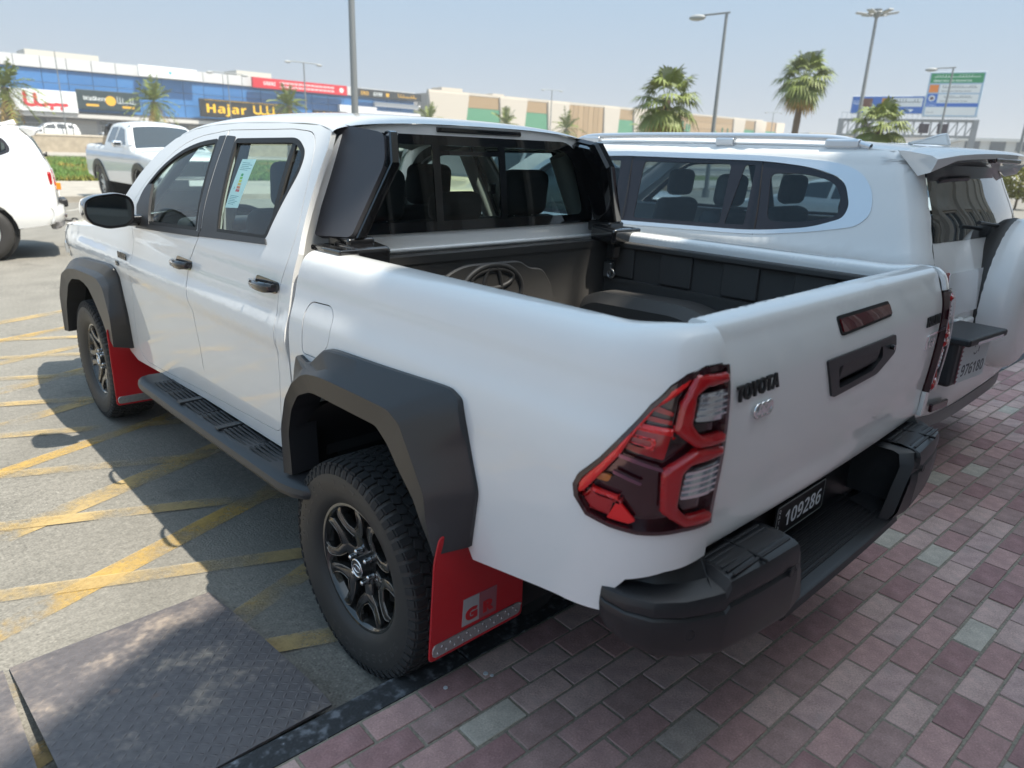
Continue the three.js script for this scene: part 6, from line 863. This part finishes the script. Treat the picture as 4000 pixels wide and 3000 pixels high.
lamp('tall grey lamp post rising out of frame behind the pickup roof', 12.1, -21.2, 14, 1, .105, .7); lamp('grey lamp post with one arm to the left beside the broad palm', 27.8, -16.55, 7.7, 1, .085, -1.35); lamp('high mast with a ring of floodlights', 53.6, -20.6, 11.7, 3, .13); lamp('slim lamp post with one arm in front of the green road sign', 55.4, -15.6, 8.15, 1, .07, -1.25); lamp('double-arm lamp before the red roof sign', 39.4, -76, 10.2, 2, .09, 0); lamp('small double-arm lamp before the mall', 97, -93, 12.4, 2, .1, -.3); lamp('far double-arm lamp left of the tall palm', 172, -89, 13, 2, .12, -.8); lamp('lamp post at the right picture edge', 57, -11.0, 8, 0, .1); lamp('thin grey lamp column before the white shop sign', 16, -79, 9, 0, .05); lamp('thin double lamp before the blue glass', 32, -79, 8.6, 2, .05);
{ // overhead sign gantry
  const L = [80.8, -33.4], R = [84.9, -21.4], len = Math.hypot(R[0] - L[0], R[1] - L[1]), ry = -Math.atan2(R[1] - L[1], R[0] - L[0]);
  const g = thing('sign_gantry', 'grey truss gantry carrying the road signs', 'gantry', [L[0], 0, L[1]], ry); const gm = std([.30, .31, .32], .5, { metalness: .5 });
  for (const x of [0, len]) mesh('leg', merge([box(.5, 6.4, .5, x, 3.2, 0), box(.5, 6.4, .5, x, 3.2, -1.2)]), gm, g);
  for (const y of [4.75, 6.3]) for (const z of [0, -1.2]) mesh('chord', box(len + .5, .22, .22, len / 2, y, z), gm, g);
  const n = 16; for (let i = 0; i < n; i++) { mesh('brace', bar([len * i / n, 4.8, 0], [len * (i + 1) / n, 6.25, 0], .055, .055, 6), gm, g); mesh('post', box(.12, 1.5, .12, len * i / n, 5.5, 0), gm, g); }
  for (const x of [2.6, 8.1, 9.8]) mesh('matrix_panel', rbox(.95, .95, .2, .03, x, 5.5, .2), std([.035, .02, .03], .4), g); mesh('walkway_rail', merge(Array.from({ length: 27 }, (_, i) => box(.05, .7, .05, len * i / 26, 6.75, .1)).concat([box(len, .05, .05, len / 2, 7.05, .1)])), M.satin, g).userData.kind = 'stuff';
  const at2 = (t, y, o = .5) => [L[0] + (R[0] - L[0]) * t - Math.sin(-ry) * 0 + o * Math.sin(ry), y, L[1] + (R[1] - L[1]) * t + o * Math.cos(ry)];
  const s1 = at2(.335, 7.75), s2 = at2(.80, 8.75);
  plainSign('road_sign', 'wide blue road sign on the gantry behind a palm', 6.9, 1.75, ...s1, ry, (c, w, h) => { c.fillStyle = '#2b66b8'; c.fillRect(0, 0, w, h); c.fillStyle = '#d7dcdf'; c.fillRect(w * .50, h * .08, w * .48, h * .52); c.fillStyle = '#6a4030'; c.fillRect(w * .13, h * .12, w * .16, h * .5); c.fillStyle = '#c98a2e'; c.fillRect(w * .42, h * .10, w * .08, h * .4); c.strokeStyle = c.fillStyle = '#555d66'; scribble(c, w * .55, h * .12, w * .4, h * .26, 10, 8, 1.1); c.fillStyle = '#e6ecef'; c.strokeStyle = c.fillStyle; scribble(c, w * .02, h * .2, w * .1, h * .3, 4, 6, 2.1); c.beginPath(); c.moveTo(w * .80, h * .75); c.lineTo(w * .84, h * .92); c.lineTo(w * .88, h * .75); c.fill(); }, [.55, .6, .65]);
  plainSign('road_sign', 'tall road sign with green header and white panels on the gantry', 4.9, 4.3, ...s2, ry, (c, w, h) => { c.fillStyle = '#9db7cf'; c.fillRect(0, 0, w, h); c.fillStyle = '#1c8f57'; c.fillRect(w * .02, h * .01, w * .96, h * .22); c.fillStyle = '#dfe2e2'; c.fillRect(w * .22, h * .26, w * .74, h * .20); c.fillRect(w * .22, h * .49, w * .74, h * .20); c.fillRect(w * .03, h * .79, w * .93, h * .19); c.fillStyle = '#2a66c0'; c.fillRect(w * .02, h * .70, w * .96, h * .08); c.fillRect(w * .02, h * .48, w * .19, h * .21); c.fillStyle = '#e9852a'; c.fillRect(w * .03, h * .27, w * .17, h * .18); c.fillStyle = '#d9dee2'; c.beginPath(); c.arc(w * .11, h * .585, h * .07, 0, 7); c.fill(); c.fillStyle = '#5a3a44'; c.beginPath(); c.arc(w * .11, h * .585, h * .04, 0, 7); c.fill(); c.fillStyle = c.strokeStyle = '#eef4f0'; scribble(c, w * .08, h * .03, w * .84, h * .08, 16, 7, .4); c.font = 'bold 44px sans-serif'; c.fillText('Abdul Aziz Bin Ahmed Int.', w * .08, h * .20, w * .84); c.fillStyle = c.strokeStyle = '#5c6468'; scribble(c, w * .28, h * .28, w * .62, h * .07, 14, 7, 1.4); scribble(c, w * .34, h * .51, w * .5, h * .07, 12, 7, 2.4); c.font = '38px sans-serif'; c.fillText('Wholesale Market Street', w * .26, h * .44, w * .66); c.fillText('Umm Al Seneem Street', w * .26, h * .67, w * .66); c.font = 'bold 60px sans-serif'; c.fillText('٢٥', w * .6, h * .93); c.font = '34px sans-serif'; c.fillText('Exit 25', w * .06, h * .93); c.fillStyle = '#e8eef4'; c.fillText('Al Wakra', w * .04, h * .765); }, [.5, .58, .64], 768);
}
renderer.render(scene, camera);
